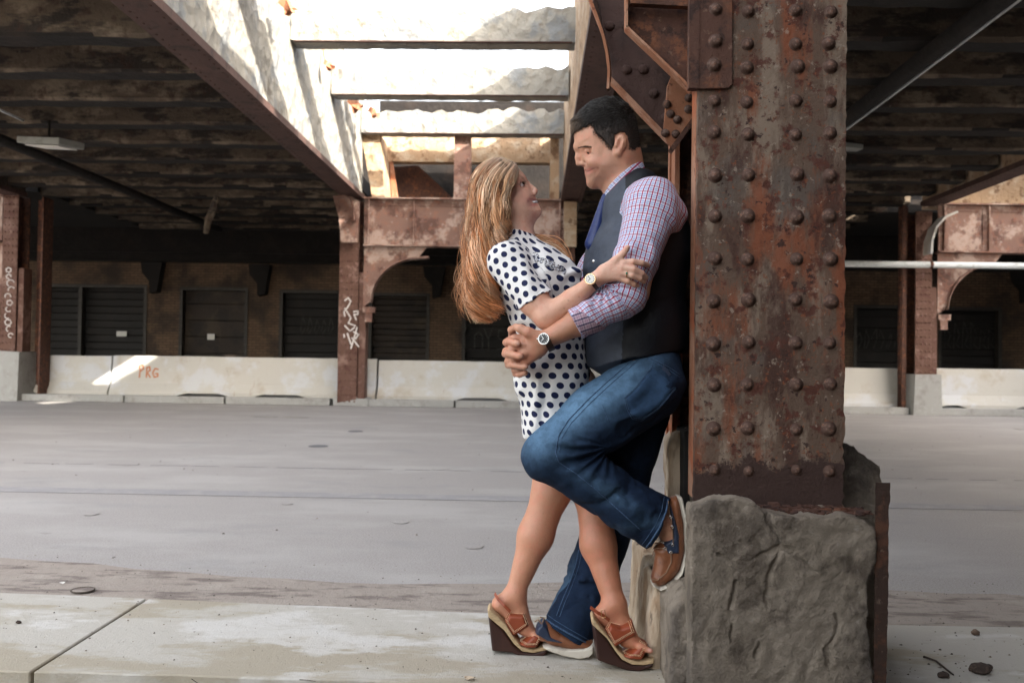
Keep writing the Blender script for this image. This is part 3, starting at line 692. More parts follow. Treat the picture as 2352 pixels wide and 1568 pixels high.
def np_mesh(name, verts, quads, mat, parent=None, smooth=True, cols=None, pat=None):
    me = bpy.data.meshes.new(name); me.vertices.add(len(verts)); me.vertices.foreach_set('co', np.asarray(verts, np.float32).ravel())
    k = quads.shape[1]; me.loops.add(len(quads)*k); me.loops.foreach_set('vertex_index', quads.astype(np.int32).ravel())
    me.polygons.add(len(quads)); me.polygons.foreach_set('loop_start', np.arange(0, len(quads)*k, k, dtype=np.int32))
    me.polygons.foreach_set('loop_total', np.full(len(quads), k, np.int32))
    me.polygons.foreach_set('use_smooth', [smooth]*len(quads)); me.update(); me.validate()
    if cols is not None:
        at = me.color_attributes.new('tone', 'FLOAT_COLOR', 'POINT'); at.data.foreach_set('color', np.concatenate([cols, np.ones((len(cols), 1))], 1).astype(np.float32).ravel())
    if pat is not None:
        p3 = np.concatenate([pat, np.zeros((len(pat), 3-pat.shape[1]))], 1)
        at = me.attributes.new('pat', 'FLOAT_VECTOR', 'POINT'); at.data.foreach_set('vector', p3.astype(np.float32).ravel())
    return link(name, me, mat, parent)
def solid(name, sdf, h, mat, parent=None, lo=None, hi=None, cols=None, pat=None, pad=.03):
    if lo is None:
        us = [p for p in sdf.p if p.mode == 'u']
        lo = np.min([p.c-p.r for p in us], 0)-pad; hi = np.max([p.c+p.r for p in us], 0)+pad
    v, q = surface_nets(sdf, lo, hi, h)
    return np_mesh(name, v, q, mat, parent, True, cols(v) if cols else None, pat(v) if pat else None)
def boxprim(lo, hi, r=.02, k=.01, mode='u', shear=None):
    lo, hi = v3(lo), v3(hi); c = (lo+hi)/2; e = (hi-lo)/2-r
    def f(P):
        q = np.abs(P-c)-e
        return np.linalg.norm(np.maximum(q, 0), axis=1)+np.minimum(q.max(1), 0)-r
    return Prim(f, c, float(np.linalg.norm(e))+r, k, mode)
def polyprim(pts, y0, y1, k=.01, mode='u', r=.01):
    """polygon in x-z (world metres) between y0 and y1"""
    A = np.array([(p[0], p[-1]) for p in pts], np.float32)
    def f(P):
        q = P[:, [0, 2]]; d = np.full(len(q), 1e9, np.float32); s_ = np.ones(len(q), np.float32); n = len(A)
        for i in range(n):
            a, b = A[i], A[i-1]; e = b-a; w_ = q-a; t = np.clip((w_@e)/(e@e+1e-12), 0, 1); b_ = w_-t[:, None]*e
            d = np.minimum(d, (b_**2).sum(1))
            c1 = q[:, 1] >= a[1]; c2 = q[:, 1] < b[1]; c3 = e[0]*w_[:, 1] > e[1]*w_[:, 0]
            fl = (c1 & c2 & c3) | (~c1 & ~c2 & ~c3); s_ = np.where(fl, -s_, s_)
        d2 = s_*np.sqrt(d)+r; dy = np.abs(P[:, 1]-(y0+y1)/2)-(y1-y0)/2+r
        return np.minimum(np.maximum(d2, dy), 0)+np.sqrt(np.maximum(d2, 0)**2+np.maximum(dy, 0)**2)-r
    lo = A.min(0); hi = A.max(0)
    return Prim(f, ((lo[0]+hi[0])/2, (y0+y1)/2, (lo[1]+hi[1])/2), float(np.linalg.norm([hi[0]-lo[0], hi[1]-lo[1], y1-y0]))/2, k, mode)

# ================= the big near column =================
Y0, Y1 = 2.65, 3.17
X0, X1 = W(1599, 700, Y0).x, W(1941, 700, Y0).x
ZB = W(1700, 1150, Y0).z
nc = empty('steel_column', ((X0+X1)/2, (Y0+Y1)/2, ZB), 'big riveted rusty column with peeling grey paint that the man leans against', 'column', 'riveted steel columns')
n_ = 90; b = MB(); rng_ = random.Random(3)
# face plate with a slightly ragged right edge
vs = []; fs = []; nz = 160; zt = 3.2
for i in range(nz+1):
    z = ZB-.03+(zt-ZB+.03)*i/nz
    e0 = rng_.uniform(-.0015, .0015); e1 = rng_.uniform(-.0025, .002)*(2.2 if z < ZB+.25 else 1)
    vs += [(X0+e0, Y0, z), (X1+e1, Y0, z), (X1+e1, Y0+.028, z), (X0+e0, Y0+.028, z)]
for i in range(nz):
    for k in range(4): fs.append((i*4+k, i*4+(k+1) % 4, (i+1)*4+(k+1) % 4, (i+1)*4+k))
fs += [(0, 1, 2, 3), (nz*4+3, nz*4+2, nz*4+1, nz*4)]
b.add(vs, fs); b.build('face_plate', rustcol, nc)
b = MB(); b.box(X0+.004, X0+.02, Y0+.028, Y0+.115, ZB, zt); b.box(X0+.004, X0+.018, Y0+.115, Y0+.13, ZB, zt); b.build('flange_angle', rustbright, nc)
b = MB(); b.box(X1-.02, X1-.004, Y0+.028, Y0+.115, ZB, zt); b.build('flange_angle', rustdark, nc)
b = MB(); b.box((X0+X1)/2-.012, (X0+X1)/2+.012, Y0+.028, Y1-.03, ZB, zt); b.build('web', blackm, nc)
b = MB(); b.box(X0, X1, Y1-.028, Y1, ZB, zt); b.build('rear_plate', rustdark, nc)
b = MB(); b.box(X0-.004, X0+.012, Y1-.11, Y1-.03, ZB-.1, zt); b.build('flange_angle', rustbright, nc)
b = MB(); b.box(X0-.010, X0-.004, Y1-.03, Y1+.005, ZB-.1, zt); b.build('cover_strip', rustbright, nc)
riv = None
rows = [25, 99, 155, 234, 307, 402, 498, 594, 691, 787, 885, 985, 1080]
def rivet_mesh():
    b = MB(); n = 14; prof = [(1.25, 0), (1.18, .10), (1.0, .12), (.96, .38), (.80, .68), (.52, .88), (.2, .97)]
    vs = []; fs = []; r = .0168
    for pr, ph in prof:
        for k in range(n): vs.append((pr*r*math.cos(2*math.pi*k/n), -ph*r, pr*r*math.sin(2*math.pi*k/n)))
    vs.append((0, -r, 0))
    for j in range(len(prof)-1):
        for k in range(n): fs.append((j*n+k, (j+1)*n+k, (j+1)*n+(k+1) % n, j*n+(k+1) % n))
    for k in range(n): fs.append(((len(prof)-1)*n+k, len(prof)*n, (len(prof)-1)*n+(k+1) % n))
    b.add(vs, fs); return b
rivm = M('rivet_rust', (.075, .038, .026), [((.20, .13, .10), 40, .5, .66, .8), ((.05, .024, .018), 60, .5, .66, .8), ((.22, .085, .04), 25, .58, .68, .7)], .75, [(160, .003)])
ro = rivet_mesh().build('rivet', rivm, nc, smooth=True)
first = True
for y in rows:
    for x in (1641, 1717, 1830, 1906):
        p = W(x+random.uniform(-3, 3), y+random.uniform(-3, 3), Y0)
        o = ro if first else ro.copy()
        if not first: COL.objects.link(o); o.parent = nc
        o.parent = nc; o.matrix_parent_inverse = Matrix.Translation(-nc.location)
        bad = y > 1050
        s_ = random.uniform(.9, 1.1)*(.8 if bad and random.random() < .5 else 1)
        o.location = (p.x, Y0-.0005-(.011 if x < 1680 and y < 200 else 0), p.z); o.scale = (s_, s_*random.uniform(.8, 1.1), s_); o.rotation_euler = (0, random.uniform(0, 6), 0)
        first = False
# overlay splice plate, upper left, and its rivets sit proud
b = MB(); b.prism([W(x, y, Y0-.0006) for x, y in ((1597, -300), (1680, -300), (1681, 196), (1672, 205), (1598, 207))], (0, -.011, 0)); b.build('splice_plate', rustdark, nc, bevel=.0015)
b = MB(); b.box(X0-.03, X0-.001, Y0-.014, Y0+.02, W(1600, 205, Y0).z, zt); b.build('splice_angle', rustdark, nc)
# knee brackets overhead (part of the near portal)
npg = empty('portal_bracket', (X0-.2, Y1-.1, 2.3), 'arched rusty bracket and gusset plates projecting left from the top of the big column', 'bracket')
def wp(pts, Y): return [W(x, y, Y) for x, y in pts]
b = MB(); b.prism(wp([(1335, -250), (1358, -60), (1380, 30), (1394, 100), (1400, 182), (1535, 322), (1560, 330), (1575, -250)], 3.06), (0, .02, 0))
for x, y in ((1440, 60), (1478, 160), (1502, 215), (1440, 160), (1530, 270), (1400, 60), (1510, 130)): b.dome(W(x, y, 3.06), .018, (0, -1, 0), .8, 10)
b.build('arch_web', brownbeam, npg)
# curved flange tapering to a point
arc = [(1322, -80), (1345, -20), (1364, 30), (1380, 75), (1390, 120), (1395, 160), (1393, 205)]
vs = []; fs = []
for i, (x, y) in enumerate(arc):
    t = i/(len(arc)-1); wd = .115*(1-t)+.012
    a = W(x, y, 2.95); c = Vector((a.x+wd*.30*(1), a.y+wd*1.6, a.z)); up_ = Vector((.006, 0, .002))
    vs += [a, c, c+up_*1.5, a+up_*1.5]
for i in range(len(arc)-1):
    for k in range(4): fs.append((i*4+k, i*4+(k+1) % 4, (i+1)*4+(k+1) % 4, (i+1)*4+k))
b = MB(); b.add(vs, fs); b.build('arch_flange', rustbright, npg)
b = MB(); A_ = wp([(1400, 182), (1535, 322)], 3.03); b.prism([A_[0], A_[1], A_[1]+Vector((.006, 0, .009)), A_[0]+Vector((.006, 0, .009))], (0, .05, 0)); b.build('edge_angle', rustbright, npg)
b = MB(); b.prism(wp([(1437, -200), (1437, 8), (1437, 62), (1588, 206), (1604, 207), (1604, -200)], 2.74), (0, .018, 0)); b.build('gusset_plate', rustdark, npg)
b = MB()
P_ = wp([(1437, -200), (1437, 62), (1588, 206)], 2.70)
for a, c in zip(P_, P_[1:]):
    n = Vector((-(c-a).z, 0, (c-a).x)).normalized()*.007; b.prism([a, c, c+n, a+n], (0, .045, 0))
b.build('edge_angle', rustbright, npg)
b = MB(); b.prism(wp([(1446, 2), (1590, 6), (1590, 24), (1446, 16)], 2.72), (0, -.03, 0)); b.build('ledge', rustdark, npg)
b = MB(); b.prism(wp([(1533, 196), (1548, 160), (1592, 168), (1594, 268), (1544, 338), (1532, 328), (1524, 300)], 2.96), (0, .014, 0)); b.build('gusset_plate', rustbright, npg, bevel=.001)
b = MB(); b.prism(wp([(1596, 262), (1600, 276), (1548, 345), (1540, 338)], 2.93), (0, .06, 0)); b.build('edge_angle', rustdark, npg)
b = MB()
for x, y in ((1582, 225), (1581, 251), (1552, 308), (1556, 275), (1540, 262), (1528, 306), (1532, 240)): b.dome(W(x, y, 2.958), .0145, (0, -1, 0), .8, 10)
b.build('rivets', rivm, npg, smooth=True)
b = MB(); b.prism(wp([(1478, -100), (1500, -100), (1560, 150), (1600, 200), (1600, 160), (1580, 60), (1585, -100)], 2.80), (0, .05, 0)); b.build('stiffener', rustdark, npg)
# ================= crumbling base =================
YB0 = 2.46
def wps(pts, Y): return [(W(x, y, Y).x, W(x, y, Y).z) for x, y in pts]
bt_ = empty('column_base', ((X0+X1)/2, 2.8, ZS), 'big weathered cracked concrete block under the rusty column', 'concrete base')
def rough(a1, s1, a2, s2, seed=0):
    return lambda P, d: d+a1*.18*fbm(P, s1*.7, 2, seed)+a1*.26*np.round(fbm(P*np.array([1.3, 1, .8]), s1*1.6, 4, seed+9)*2.2)/2.2+a2*fbm(P, s2, 3, seed+50)
def crackpost(paths, base):
    segs = [(np.array(a), np.array(c)) for pth in paths for a, c in zip(pth, pth[1:])]
    def f(P, d):
        d = base(P, d); q = P[:, [0, 2]]+np.stack([.035*fbm(P, 9, 3, 77), .035*fbm(P, 9, 3, 78)], 1); jit = .010*vnoise(P, 22, 9)
        m_ = np.full(len(P), 1.0)
        for a, c in segs:
            e = c-a; w_ = q-a; t = np.clip((w_@e)/(e@e), 0, 1); m_ = np.minimum(m_, np.linalg.norm(w_-t[:, None]*e, axis=1)+jit)
        return d+.011*np.exp(-(np.maximum(m_, 0)/.0028)**2)*(P[:, 1] < YB0+.06)
    return f
front = [(1588, 1700), (1586, 1400), (1590, 1180), (1596, 1165), (1640, 1148), (1690, 1143), (1735, 1150), (1762, 1180), (1830, 1188), (1870, 1184), (1900, 1190), (1945, 1182), (1985, 1196), (2014, 1215), (2012, 1290), (1995, 1340), (1996, 1450), (2008, 1560), (2010, 1700)]
cr = [wps([(1770, 1160), (1775, 1290), (1768, 1380), (1750, 1460), (1735, 1568)], YB0), wps([(1640, 1268), (1730, 1278), (1860, 1282), (1960, 1276)], YB0), wps([(1925, 1400), (1905, 1480), (1950, 1568)], YB0), wps([(1700, 1330), (1680, 1420), (1690, 1500)], YB0)]
front_top = polyprim(wps(front, YB0), YB0, 3.3, r=.006)
sd = Sdf([front_top, boxprim((X0-.03, Y0-.10, ZB-.012), (X1+.2, 3.6, 2), .01, .01, 's'), boxprim((X0-.3, YB0+.11, -.3), (X0+.03, 3.6, 2), .01, .01, 's')], crackpost(cr, rough(.010, 7, .004, 34)))
solid('concrete_block', sd, .0038, stone, bt_, (X0-.10, YB0-.05, -.05), (X1+.2, 3.36, ZB+.08))
chunk = polyprim(wps([(1538, 1700), (1540, 1480), (1544, 1408), (1560, 1385), (1584, 1366), (1600, 1366), (1600, 1700)], 2.55), 2.55, 2.80, r=.012)
solid('spall', Sdf([chunk], rough(.008, 12, .004, 44, 3)), .0045, stone, bt_)
# debris ledge
b = MB()
for i in range(260):
    x = random.uniform(X0-.0+.17, X1+.04); y = random.uniform(YB0+.06, Y0-.002); s_ = random.uniform(.003, .011); z = ZB-.02+random.uniform(0, .010)
    b.box(x-s_*random.uniform(.5, 2), x+s_, y-s_, y+s_, z, z+s_*random.uniform(.3, .9), s_*.3)
o = b.build('rust_flakes', rustdark); tag(o, 'loose rust flakes and grit lying on top of the base', 'debris', kind='stuff')
# rear lump on the right
lump = polyprim(wps([(1905, 1200), (1930, 1050), (1945, 1022), (1975, 1030), (2010, 1056), (2032, 1082), (2036, 1120), (2030, 1700), (1905, 1700)], 2.78), 2.80, 3.2, r=.03)
sd = Sdf([lump], rough(.020, 8, .007, 30, 11)); sd2 = solid('rear_block', sd, .005, stone, bt_)
# left rear stones
ls = empty('split_stone', (.3, 3, ZS), 'pale upright split stone left of the column base, under the raised shoe', 'stone')
xa_, xb_ = W(1499, 1400, 2.75).x, W(1584, 1400, 2.75).x
sd = Sdf([boxprim((xa_, 2.77, -.1), (xb_+.01, 3.34, .328), .012, .01), boxprim((xa_, 2.97, .1), (xa_+.09, 3.34, .405), .015, .02), boxprim((xa_-.0, 2.77, .1), (xa_+.022, 3.0, .385), .012, .03), boxprim((xa_-.03, 2.80, -.1), (xa_+.05, 3.30, .16), .03, .03)], lambda P, d: d+.012*fbm(P*np.array([1, 1, .35]), 14, 3, 5)+.004*fbm(P*np.array([1, 1, .22]), 55, 2, 8)); solid('stone_body', sd, .0042, palewood, ls)
s2 = polyprim(wps([(1536, 1340), (1533, 1100), (1536, 1010), (1545, 992), (1570, 985), (1580, 1000), (1584, 1340)], 3.05), 2.99, 3.12, r=.01)
sd = Sdf([s2], lambda P, d: d+.013*fbm(P*np.array([1, 1, .5]), 16, 3, 6)+.005*fbm(P*np.array([1, 1, .3]), 50, 2, 2))
tag(solid('timber_fragment', sd, .005, palewood), 'splintered brown upright fragment behind the raised heel', 'fragment')
b = MB(); b.prism(wp([(1540, 900), (1562, 900), (1564, 1330), (1536, 1330)], 3.135), (0, .02, 0)); b.build('cover_strip', rustbright, nc)
b = MB(); b.prism(wp([(1572, 990), (1600, 985), (1600, 1340), (1572, 1340)], 2.90), (0, .2, 0)); b.build('void_shade_block', blackm, bt_)  # black solid stands in for the shade of the void beside the base
# rusty corner bar on the right
b = MB(); vs = []; fs = []; n = 50
for i in range(n+1):
    t = i/n; yF = 1108+(1640-1108)*t; xa = 2011+(-8)*t*.6; xb = 2042-8*t*t+(3 if t < .1 else 0)
    j = random.uniform(-1.3, 1.3)
    vs += [W(xa+j, yF, 2.47), W(xb+j, yF, 2.47), W(xb+j, yF, 2.62), W(xa+j, yF, 2.62)]
for i in range(n):
    for k in range(4): fs.append((i*4+k, i*4+(k+1) % 4, (i+1)*4+(k+1) % 4, (i+1)*4+k))
fs += [(0, 1, 2, 3), (n*4+3, n*4+2, n*4+1, n*4)]
b.add(vs, fs); b.build('corner_angle', M('blackened_rust', (.035, .018, .012), [((.10, .04, .02), 14, .52, .66, .7), ((.16, .11, .08), 50, .62, .7, .5)], .85, [(60, .004)]), bt_)
# ================= litter =================
def pebble(x, y, s_, mat, label, name='stone', grp=None, z=ZS, fl=.6):
    p = GZ(x, y, z); k = p.y/F_PX; r = s_*k/2
    sdp = Sdf([ell((p.x, p.y, z+r*fl*.8), (r, r*.8, r*fl))], lambda P, d: d+r*.22*vnoise(P, 1.3/r, int(x))+r*.12*vnoise(P, 3/r, int(y)))
    return tag(solid(name, sdp, max(r/7, .0012), mat), label, 'stone', grp)
drk = M('dark_clod', (.05, .035, .028), [((.13, .09, .07), 60, .5, .68, .8)], .95, [(150, .004)])
pebble(42, 1431, 13, drk, 'small dark pebble on the pale slab at the left edge')
pebble(2239, 1457, 20, M('brown_stone', (.13, .085, .06), [((.24, .18, .13), 40, .5, .66, .8)], .9), 'round brown stone on the pavement right of the base')
pebble(2252, 1546, 44, drk, 'largest dark clod on the pavement, lower right')
pebble(2166, 1556, 26, drk, 'dark clod between the base and the largest clod')
pebble(2268, 1536, 22, drk, 'dark clod leaning on the largest clod')
pebble(1552, 1560, 26, palewood, 'pale stone chip at the foot of the base, left side', z=ZS, fl=1.2)
grit = M('grit', (.07, .055, .045), [((.25, .2, .15), 9, .5, .6, .8)], .95)
b = MB(); R_ = random.Random(5)
def speck(x, y, s_, z):
    h = s_*R_.uniform(.3, .8); q = [R_.uniform(.6, 1.1) for _ in range(8)]
    b.add([(x+s_*q[0], y, z), (x, y+s_*q[1], z), (x-s_*q[2], y, z), (x, y-s_*q[3], z), (x+s_*.2, y, z+h)], [(0, 1, 4), (1, 2, 4), (2, 3, 4), (3, 0, 4), (3, 2, 1, 0)])
for i in range(520):
    x = R_.uniform(-2.4, 2.6); y = R_.uniform(front_y(x)+.02, kerb_y(x)-.02); speck(x, y, R_.choice([.0015, .002, .003, .003, .005]), ZS+.0008)
for i in range(160):
    x = R_.uniform(1.0, 2.4); y = R_.uniform(2.2, 3.4); speck(x, y, R_.choice([.003, .004, .007]), ZS+.0008)
for i in range(120):
    x = R_.gauss(.30, .05); y = R_.uniform(2.36, 2.62); speck(x, y, R_.choice([.004, .006, .009]), ZS+.0008)
for i in range(900):
    x = R_.uniform(-5, 5); y = R_.uniform(kerb_y(x)+.02, kerb_y(x)+1.2)
    speck(x, y, R_.choice([.002, .003, .004, .006]), .012 if y < kerb_y(x)+.9 else .004)
for i in range(250):
    x = R_.uniform(-7, 7); y = R_.uniform(5, 14); speck(x, y, R_.choice([.004, .006, .01]), .003)
for i in range(700):
    x = R_.uniform(-2.0, .4); y = R_.uniform(1.7, front_y(x)-.01); speck(x, y, R_.choice([.003, .005, .008]), .05)
tag(b.build('grit', grit), 'specks of grit scattered over pavement and road', 'grit', kind='stuff')
b = MB(); tw = [((890, 1142), (905, 1160), (930, 1172)), ((2130, 1518), (2165, 1535), (2195, 1560)), ((2150, 1520), (2165, 1530)), ((690, 1582), (730, 1584)), ((445, 1140+430), (470, 1590))]
def twig(pts, r, label, z=ZS):
    b = MB(); P_ = [GZ(x, y, z)+Vector((0, 0, r+random.uniform(0, .004))) for x, y in pts]; b.tube(P_, [r, r*.8, r*.6][:len(P_)] if len(P_) <= 3 else r, 6)
    tag(b.build('twig', drk), label, 'twig')
twig([(2122, 1512), (2150, 1522), (2190, 1552)], .004, 'broken twig on the pavement right of the base')
twig([(440, 1572-10), (455, 1580-8), (466, 1592-14)], .0012, 'thin pale twig on the slab, lower left')
twig([(688, 1578-16), (706, 1583-18), (725, 1582-16)], .0012, 'thin brown twig on the slab, lower middle')
p = GZ(190, 1356, .012); b = MB(); b.disc(p, .045, (0, 0, 1), .004, 28); o = b.build('plastic_lid', dirt); tag(o, 'pale round plastic lid lying in the gutter dirt', 'lid')
b = MB(); b.tube([p+Vector((.047*math.cos(a), .047*math.sin(a), .004)) for a in np.linspace(0, 2*math.pi, 29)], .003, 6, False); b.build('rim', stone, o)
def leaf(x, y, s_, mat, label, z=ZS):
    p = GZ(x, y, z); a = random.uniform(0, 6); b = MB(); pts = []
    for k in range(10):
        t = k/10*2*math.pi; r = s_*(1+.2*math.cos(3*t)); pts.append((p.x+r*math.cos(t+a), p.y+.6*r*math.sin(t+a), z+.003+.006*abs(math.sin(t))))
    b.prism(pts, (0, 0, .0015)); tag(b.build('leaf', mat), label, 'leaf')
leaf(1080, 1565-4, .016, palewood, 'curled pale dry leaf near the pavement edge, lower middle')
leaf(142, 1427-86, .012, signm, 'small white scrap in the gutter dirt left of the lid', .012)
for i, (x, y) in enumerate(((40, 1555), (160, 1560), (310, 1562))):
    leaf(x, y+3, .02, stone, ['dry leaf in the soil at the lower left corner', 'dry leaf in the soil just left of the slab joint', 'dry leaf in the soil right of the slab joint'][i], .05)
# ================= people: helpers =================
def pr(P):
    d = np.asarray(P)-np.array(CAMP); z = d@np.array(fwd); return 1176+F_PX*(d@np.array(rt))/z, 784-F_PX*(d@np.array(up))/z
def J(p): return np.array(W(*p[:3]), np.float32)
def Rr(p): return p[3]*p[2]/F_PX
def c(a, b, k=.02, **kw): return cap(J(a), J(b), Rr(a), Rr(b), k, **kw)
def chain(pts, k=.02, **kw): return [c(a, b, k, **kw) for a, b in zip(pts, pts[1:])]
def e(p, r, k=.02, mode='u', rot=None): return ell(J(p), r, k, mode, rotxz(rot) if rot is not None else None)
def plane(x, y, Y, dx, dy, dz=0):
    """cut plane through photo point; (dx, dy) photo direction of the removed side"""
    n = Vector((dx, dz, -dy)).normalized(); return (tuple(J((x, y, Y))), tuple(n))
def poly2(A):
    A = np.array(A, np.float32)
    def f(q):
        d = np.full(len(q), 1e9, np.float32); s_ = np.ones(len(q), np.float32)
        for i in range(len(A)):
            a, b = A[i], A[i-1]; ee = b-a; w_ = q-a; t = np.clip((w_@ee)/(ee@ee+1e-12), 0, 1); b_ = w_-t[:, None]*ee
            d = np.minimum(d, (b_**2).sum(1)); c1 = q[:, 1] >= a[1]; c2 = q[:, 1] < b[1]; c3 = ee[0]*w_[:, 1] > ee[1]*w_[:, 0]
            s_ = np.where((c1 & c2 & c3) | (~c1 & ~c2 & ~c3), -s_, s_)
        return s_*np.sqrt(d)
    return f
def inflate(ptsF, Yc, R, wfn, k=.015, mode='u', grow=0):
    """side outline (photo points at depth Yc) swelled to a rounded solid of half width wfn"""
    A = [(J((x, y, Yc))[0], J((x, y, Yc))[2]) for x, y in ptsF]; g = poly2(A); A = np.array(A); lo, hi = A.min(0), A.max(0)
    def f(P):
        d = g(P[:, [0, 2]].astype(np.float32))-grow; Wd = (wfn(P) if callable(wfn) else wfn)+grow
        e_ = np.maximum(R+d, 0); return np.sqrt(e_**2+((P[:, 1]-Yc)*R/Wd)**2)-R
    return Prim(f, ((lo[0]+hi[0])/2, Yc, (lo[1]+hi[1])/2), float(np.linalg.norm(hi-lo))/2+.03, k, mode)
def tone_mat(name, rough=.5, sss=0, bump=(), spec=.5, vary=.12, sheen=0):
    mt, nt, b, co = newmat(name, rough, 0, spec)
    at = nt.nodes.new('ShaderNodeAttribute'); at.attribute_name = 'tone'
    v = mix(nt, rng(nt, noise(nt, co, 45, 5, .6), .35, .7, 0, vary), at.outputs['Color'], (0, 0, 0))
    if sss:
        v = mix(nt, rng(nt, noise(nt, co, 30, 6, .7), .45, .68, 0, .40), v, (.58, .19, .12)); v = mix(nt, rng(nt, noise(nt, co, 190, 4, .7), .56, .72, 0, .35), v, (.30, .13, .08))
    nt.links.new(v, b.inputs['Base Color'])
    if sss: b.inputs['Subsurface Weight'].default_value = sss; b.inputs['Subsurface Radius'].default_value = (.012, .004, .002); b.inputs['Subsurface Scale'].default_value = 1
    if sheen: b.inputs['Sheen Weight'].default_value = sheen
    last = None
    for sc, ds in bump:
        bn = nt.nodes.new('ShaderNodeBump'); bn.inputs['Distance'].default_value = ds; nt.links.new(noise(nt, co, sc, 5), bn.inputs['Height'])
        if last: nt.links.new(last, bn.inputs['Normal'])
        last = bn.outputs[0]
    if last: nt.links.new(last, b.inputs['Normal'])
    return mt
def pat_xyz(nt):
    at = nt.nodes.new('ShaderNodeAttribute'); at.attribute_name = 'pat'
    sp = nt.nodes.new('ShaderNodeSeparateXYZ'); nt.links.new(at.outputs['Vector'], sp.inputs[0]); return sp.outputs[0], sp.outputs[1]
def plaid(name, period, base, a_col, b_col, aw=.24, dark=False):
    mt, nt, b, co = newmat(name, .8, 0, .2)
    u, v = pat_xyz(nt)
    def ramp(s_, aw):
        f = mth(nt, 'FRACT', mth(nt, 'DIVIDE', s_, period))
        r = nt.nodes.new('ShaderNodeValToRGB'); el = r.color_ramp.elements; r.color_ramp.interpolation = 'CONSTANT'
        st = [(0, a_col), (aw, base), (.46, b_col), (.54, base), (.68, b_col), (.76, base)]
        while len(el) < len(st): el.new(.5)
        for i, (p_, cc) in enumerate(st): el[i].position = p_; el[i].color = (*cc, 1)
        nt.links.new(f, r.inputs[0]); return r.outputs[0]
    c2 = [(0, tuple(.8*x+.2*y for x, y in zip(a_col, base))), (aw*.75, base), (.44, b_col), (.56, base), (.70, b_col), (.80, base)]
    f2 = mth(nt, 'FRACT', mth(nt, 'DIVIDE', v, period*1.15)); r2 = nt.nodes.new('ShaderNodeValToRGB'); r2.color_ramp.interpolation = 'CONSTANT'; el = r2.color_ramp.elements
    while len(el) < len(c2): el.new(.5)
    for i, (p_, cc) in enumerate(c2): el[i].position = p_; el[i].color = (*cc, 1)
    nt.links.new(f2, r2.inputs[0])
    m_ = mix(nt, .72, ramp(u, aw), r2.outputs[0], 'MULTIPLY')
    nt.links.new(m_, b.inputs['Base Color'])
    bn = nt.nodes.new('ShaderNodeBump'); bn.inputs['Distance'].default_value = .0025; nt.links.new(noise(nt, co, 55, 4, .5), bn.inputs['Height'])
    b2 = nt.nodes.new('ShaderNodeBump'); b2.inputs['Distance'].default_value = .004; nt.links.new(noise(nt, co, 20, 3, .5, None, 1.5), b2.inputs['Height']); nt.links.new(bn.outputs[0], b2.inputs['Normal'])
    nt.links.new(b2.outputs[0], b.inputs['Normal'])
    return mt
def arm_pat(segs):
    """(u, v) in metres: around and along the nearest bone"""
    def f(V):
        best = np.full(len(V), 9.); out = np.zeros((len(V), 2)); acc = 0
        for a, b, R in segs:
            a, b = J(a), J(b); ba = b-a; L = np.linalg.norm(ba); ax = ba/L; q = V-a; t = q@ax
            tc = np.clip(t, 0, L); d = np.linalg.norm(q-tc[:, None]*ax, axis=1)/R
            s1 = np.cross(ax, [0, 1, 0]); s1 /= np.linalg.norm(s1); s2_ = np.cross(s1, ax)
            if s2_[1] > 0: s2_ = -s2_
            ang = np.arctan2(q@s1, q@s2_)   # 0 towards the camera
            mk = d < best; best = np.where(mk, d, best)
            out[mk, 0] = (ang*R)[mk]; out[mk, 1] = (t+acc)[mk]; acc += L
        return out
    return f
def tubes(name, paths, rad, cols, mat, parent, n=3):
    """many thin strands as one mesh: paths (N, K, 3), rad (N, K), cols (N, K, 3)"""
    N, K, _ = paths.shape; T = np.gradient(paths, axis=1); T /= np.linalg.norm(T, axis=2, keepdims=True)+1e-9
    ref = np.array([.3, -.8, .52]); A = np.cross(T, ref); A /= np.linalg.norm(A, axis=2, keepdims=True)+1e-9; B = np.cross(T, A)
    th = np.arange(n)*2*math.pi/n
    V = paths[:, :, None]+(A[:, :, None]*np.cos(th)[None, None, :, None]+B[:, :, None]*np.sin(th)[None, None, :, None])*rad[:, :, None, None]
    idx = np.arange(N*K*n).reshape(N, K, n); a = idx[:, :-1]; b = idx[:, 1:]
    q = np.stack([a, np.roll(a, -1, 2), np.roll(b, -1, 2), b], -1).reshape(-1, 4)
    return np_mesh(name, V.reshape(-1, 3), q, mat, parent, True, np.repeat(cols[:, :, None], n, 2).reshape(-1, 3))
def hit(sdf, x, y, t0=2.3, t1=3.3, off=0.0):
    o = np.array(CAMP); d = np.array(W(x, y, 1))-o; d = d/np.linalg.norm(d); t = t0
    for i in range(80):
        p = (o+d*t)[None].astype(np.float32); s_ = float(sdf.ev(p)[0])
        if s_ < .0006: break
        t += max(s_*.8, .0006)
        if t > t1: return None
    return Vector(o+d*(t-off))
def seam(sdf, pts, r, n=14, off=.0005):
    P_ = []
    for (x0, y0), (x1, y1) in zip(pts, pts[1:]):
        m_ = max(2, int(math.hypot(x1-x0, y1-y0)/6))
        for i in range(m_):
            h_ = hit(sdf, x0+(x1-x0)*i/m_, y0+(y1-y0)*i/m_, off=off)
            if h_: P_.append(h_)
    return P_
def gauss(px, py, x, y, sx, sy=None, rot=0):
    a = math.radians(rot); dx = (px-x)*math.cos(a)+(py-y)*math.sin(a); dy = -(px-x)*math.sin(a)+(py-y)*math.cos(a)
    return np.exp(-(dx/sx)**2-(dy/(sy or sx))**2)
def lerpc(C0, m_, col, f=1): return C0*(1-(m_*f)[:, None])+np.array(col)[None]*(m_*f)[:, None]
leather = M('brown_leather', (.20, .075, .035), [((.10, .035, .018), 20, .5, .68, .7), ((.28, .12, .06), 60, .55, .7, .4)], .38, [(150, .001)])
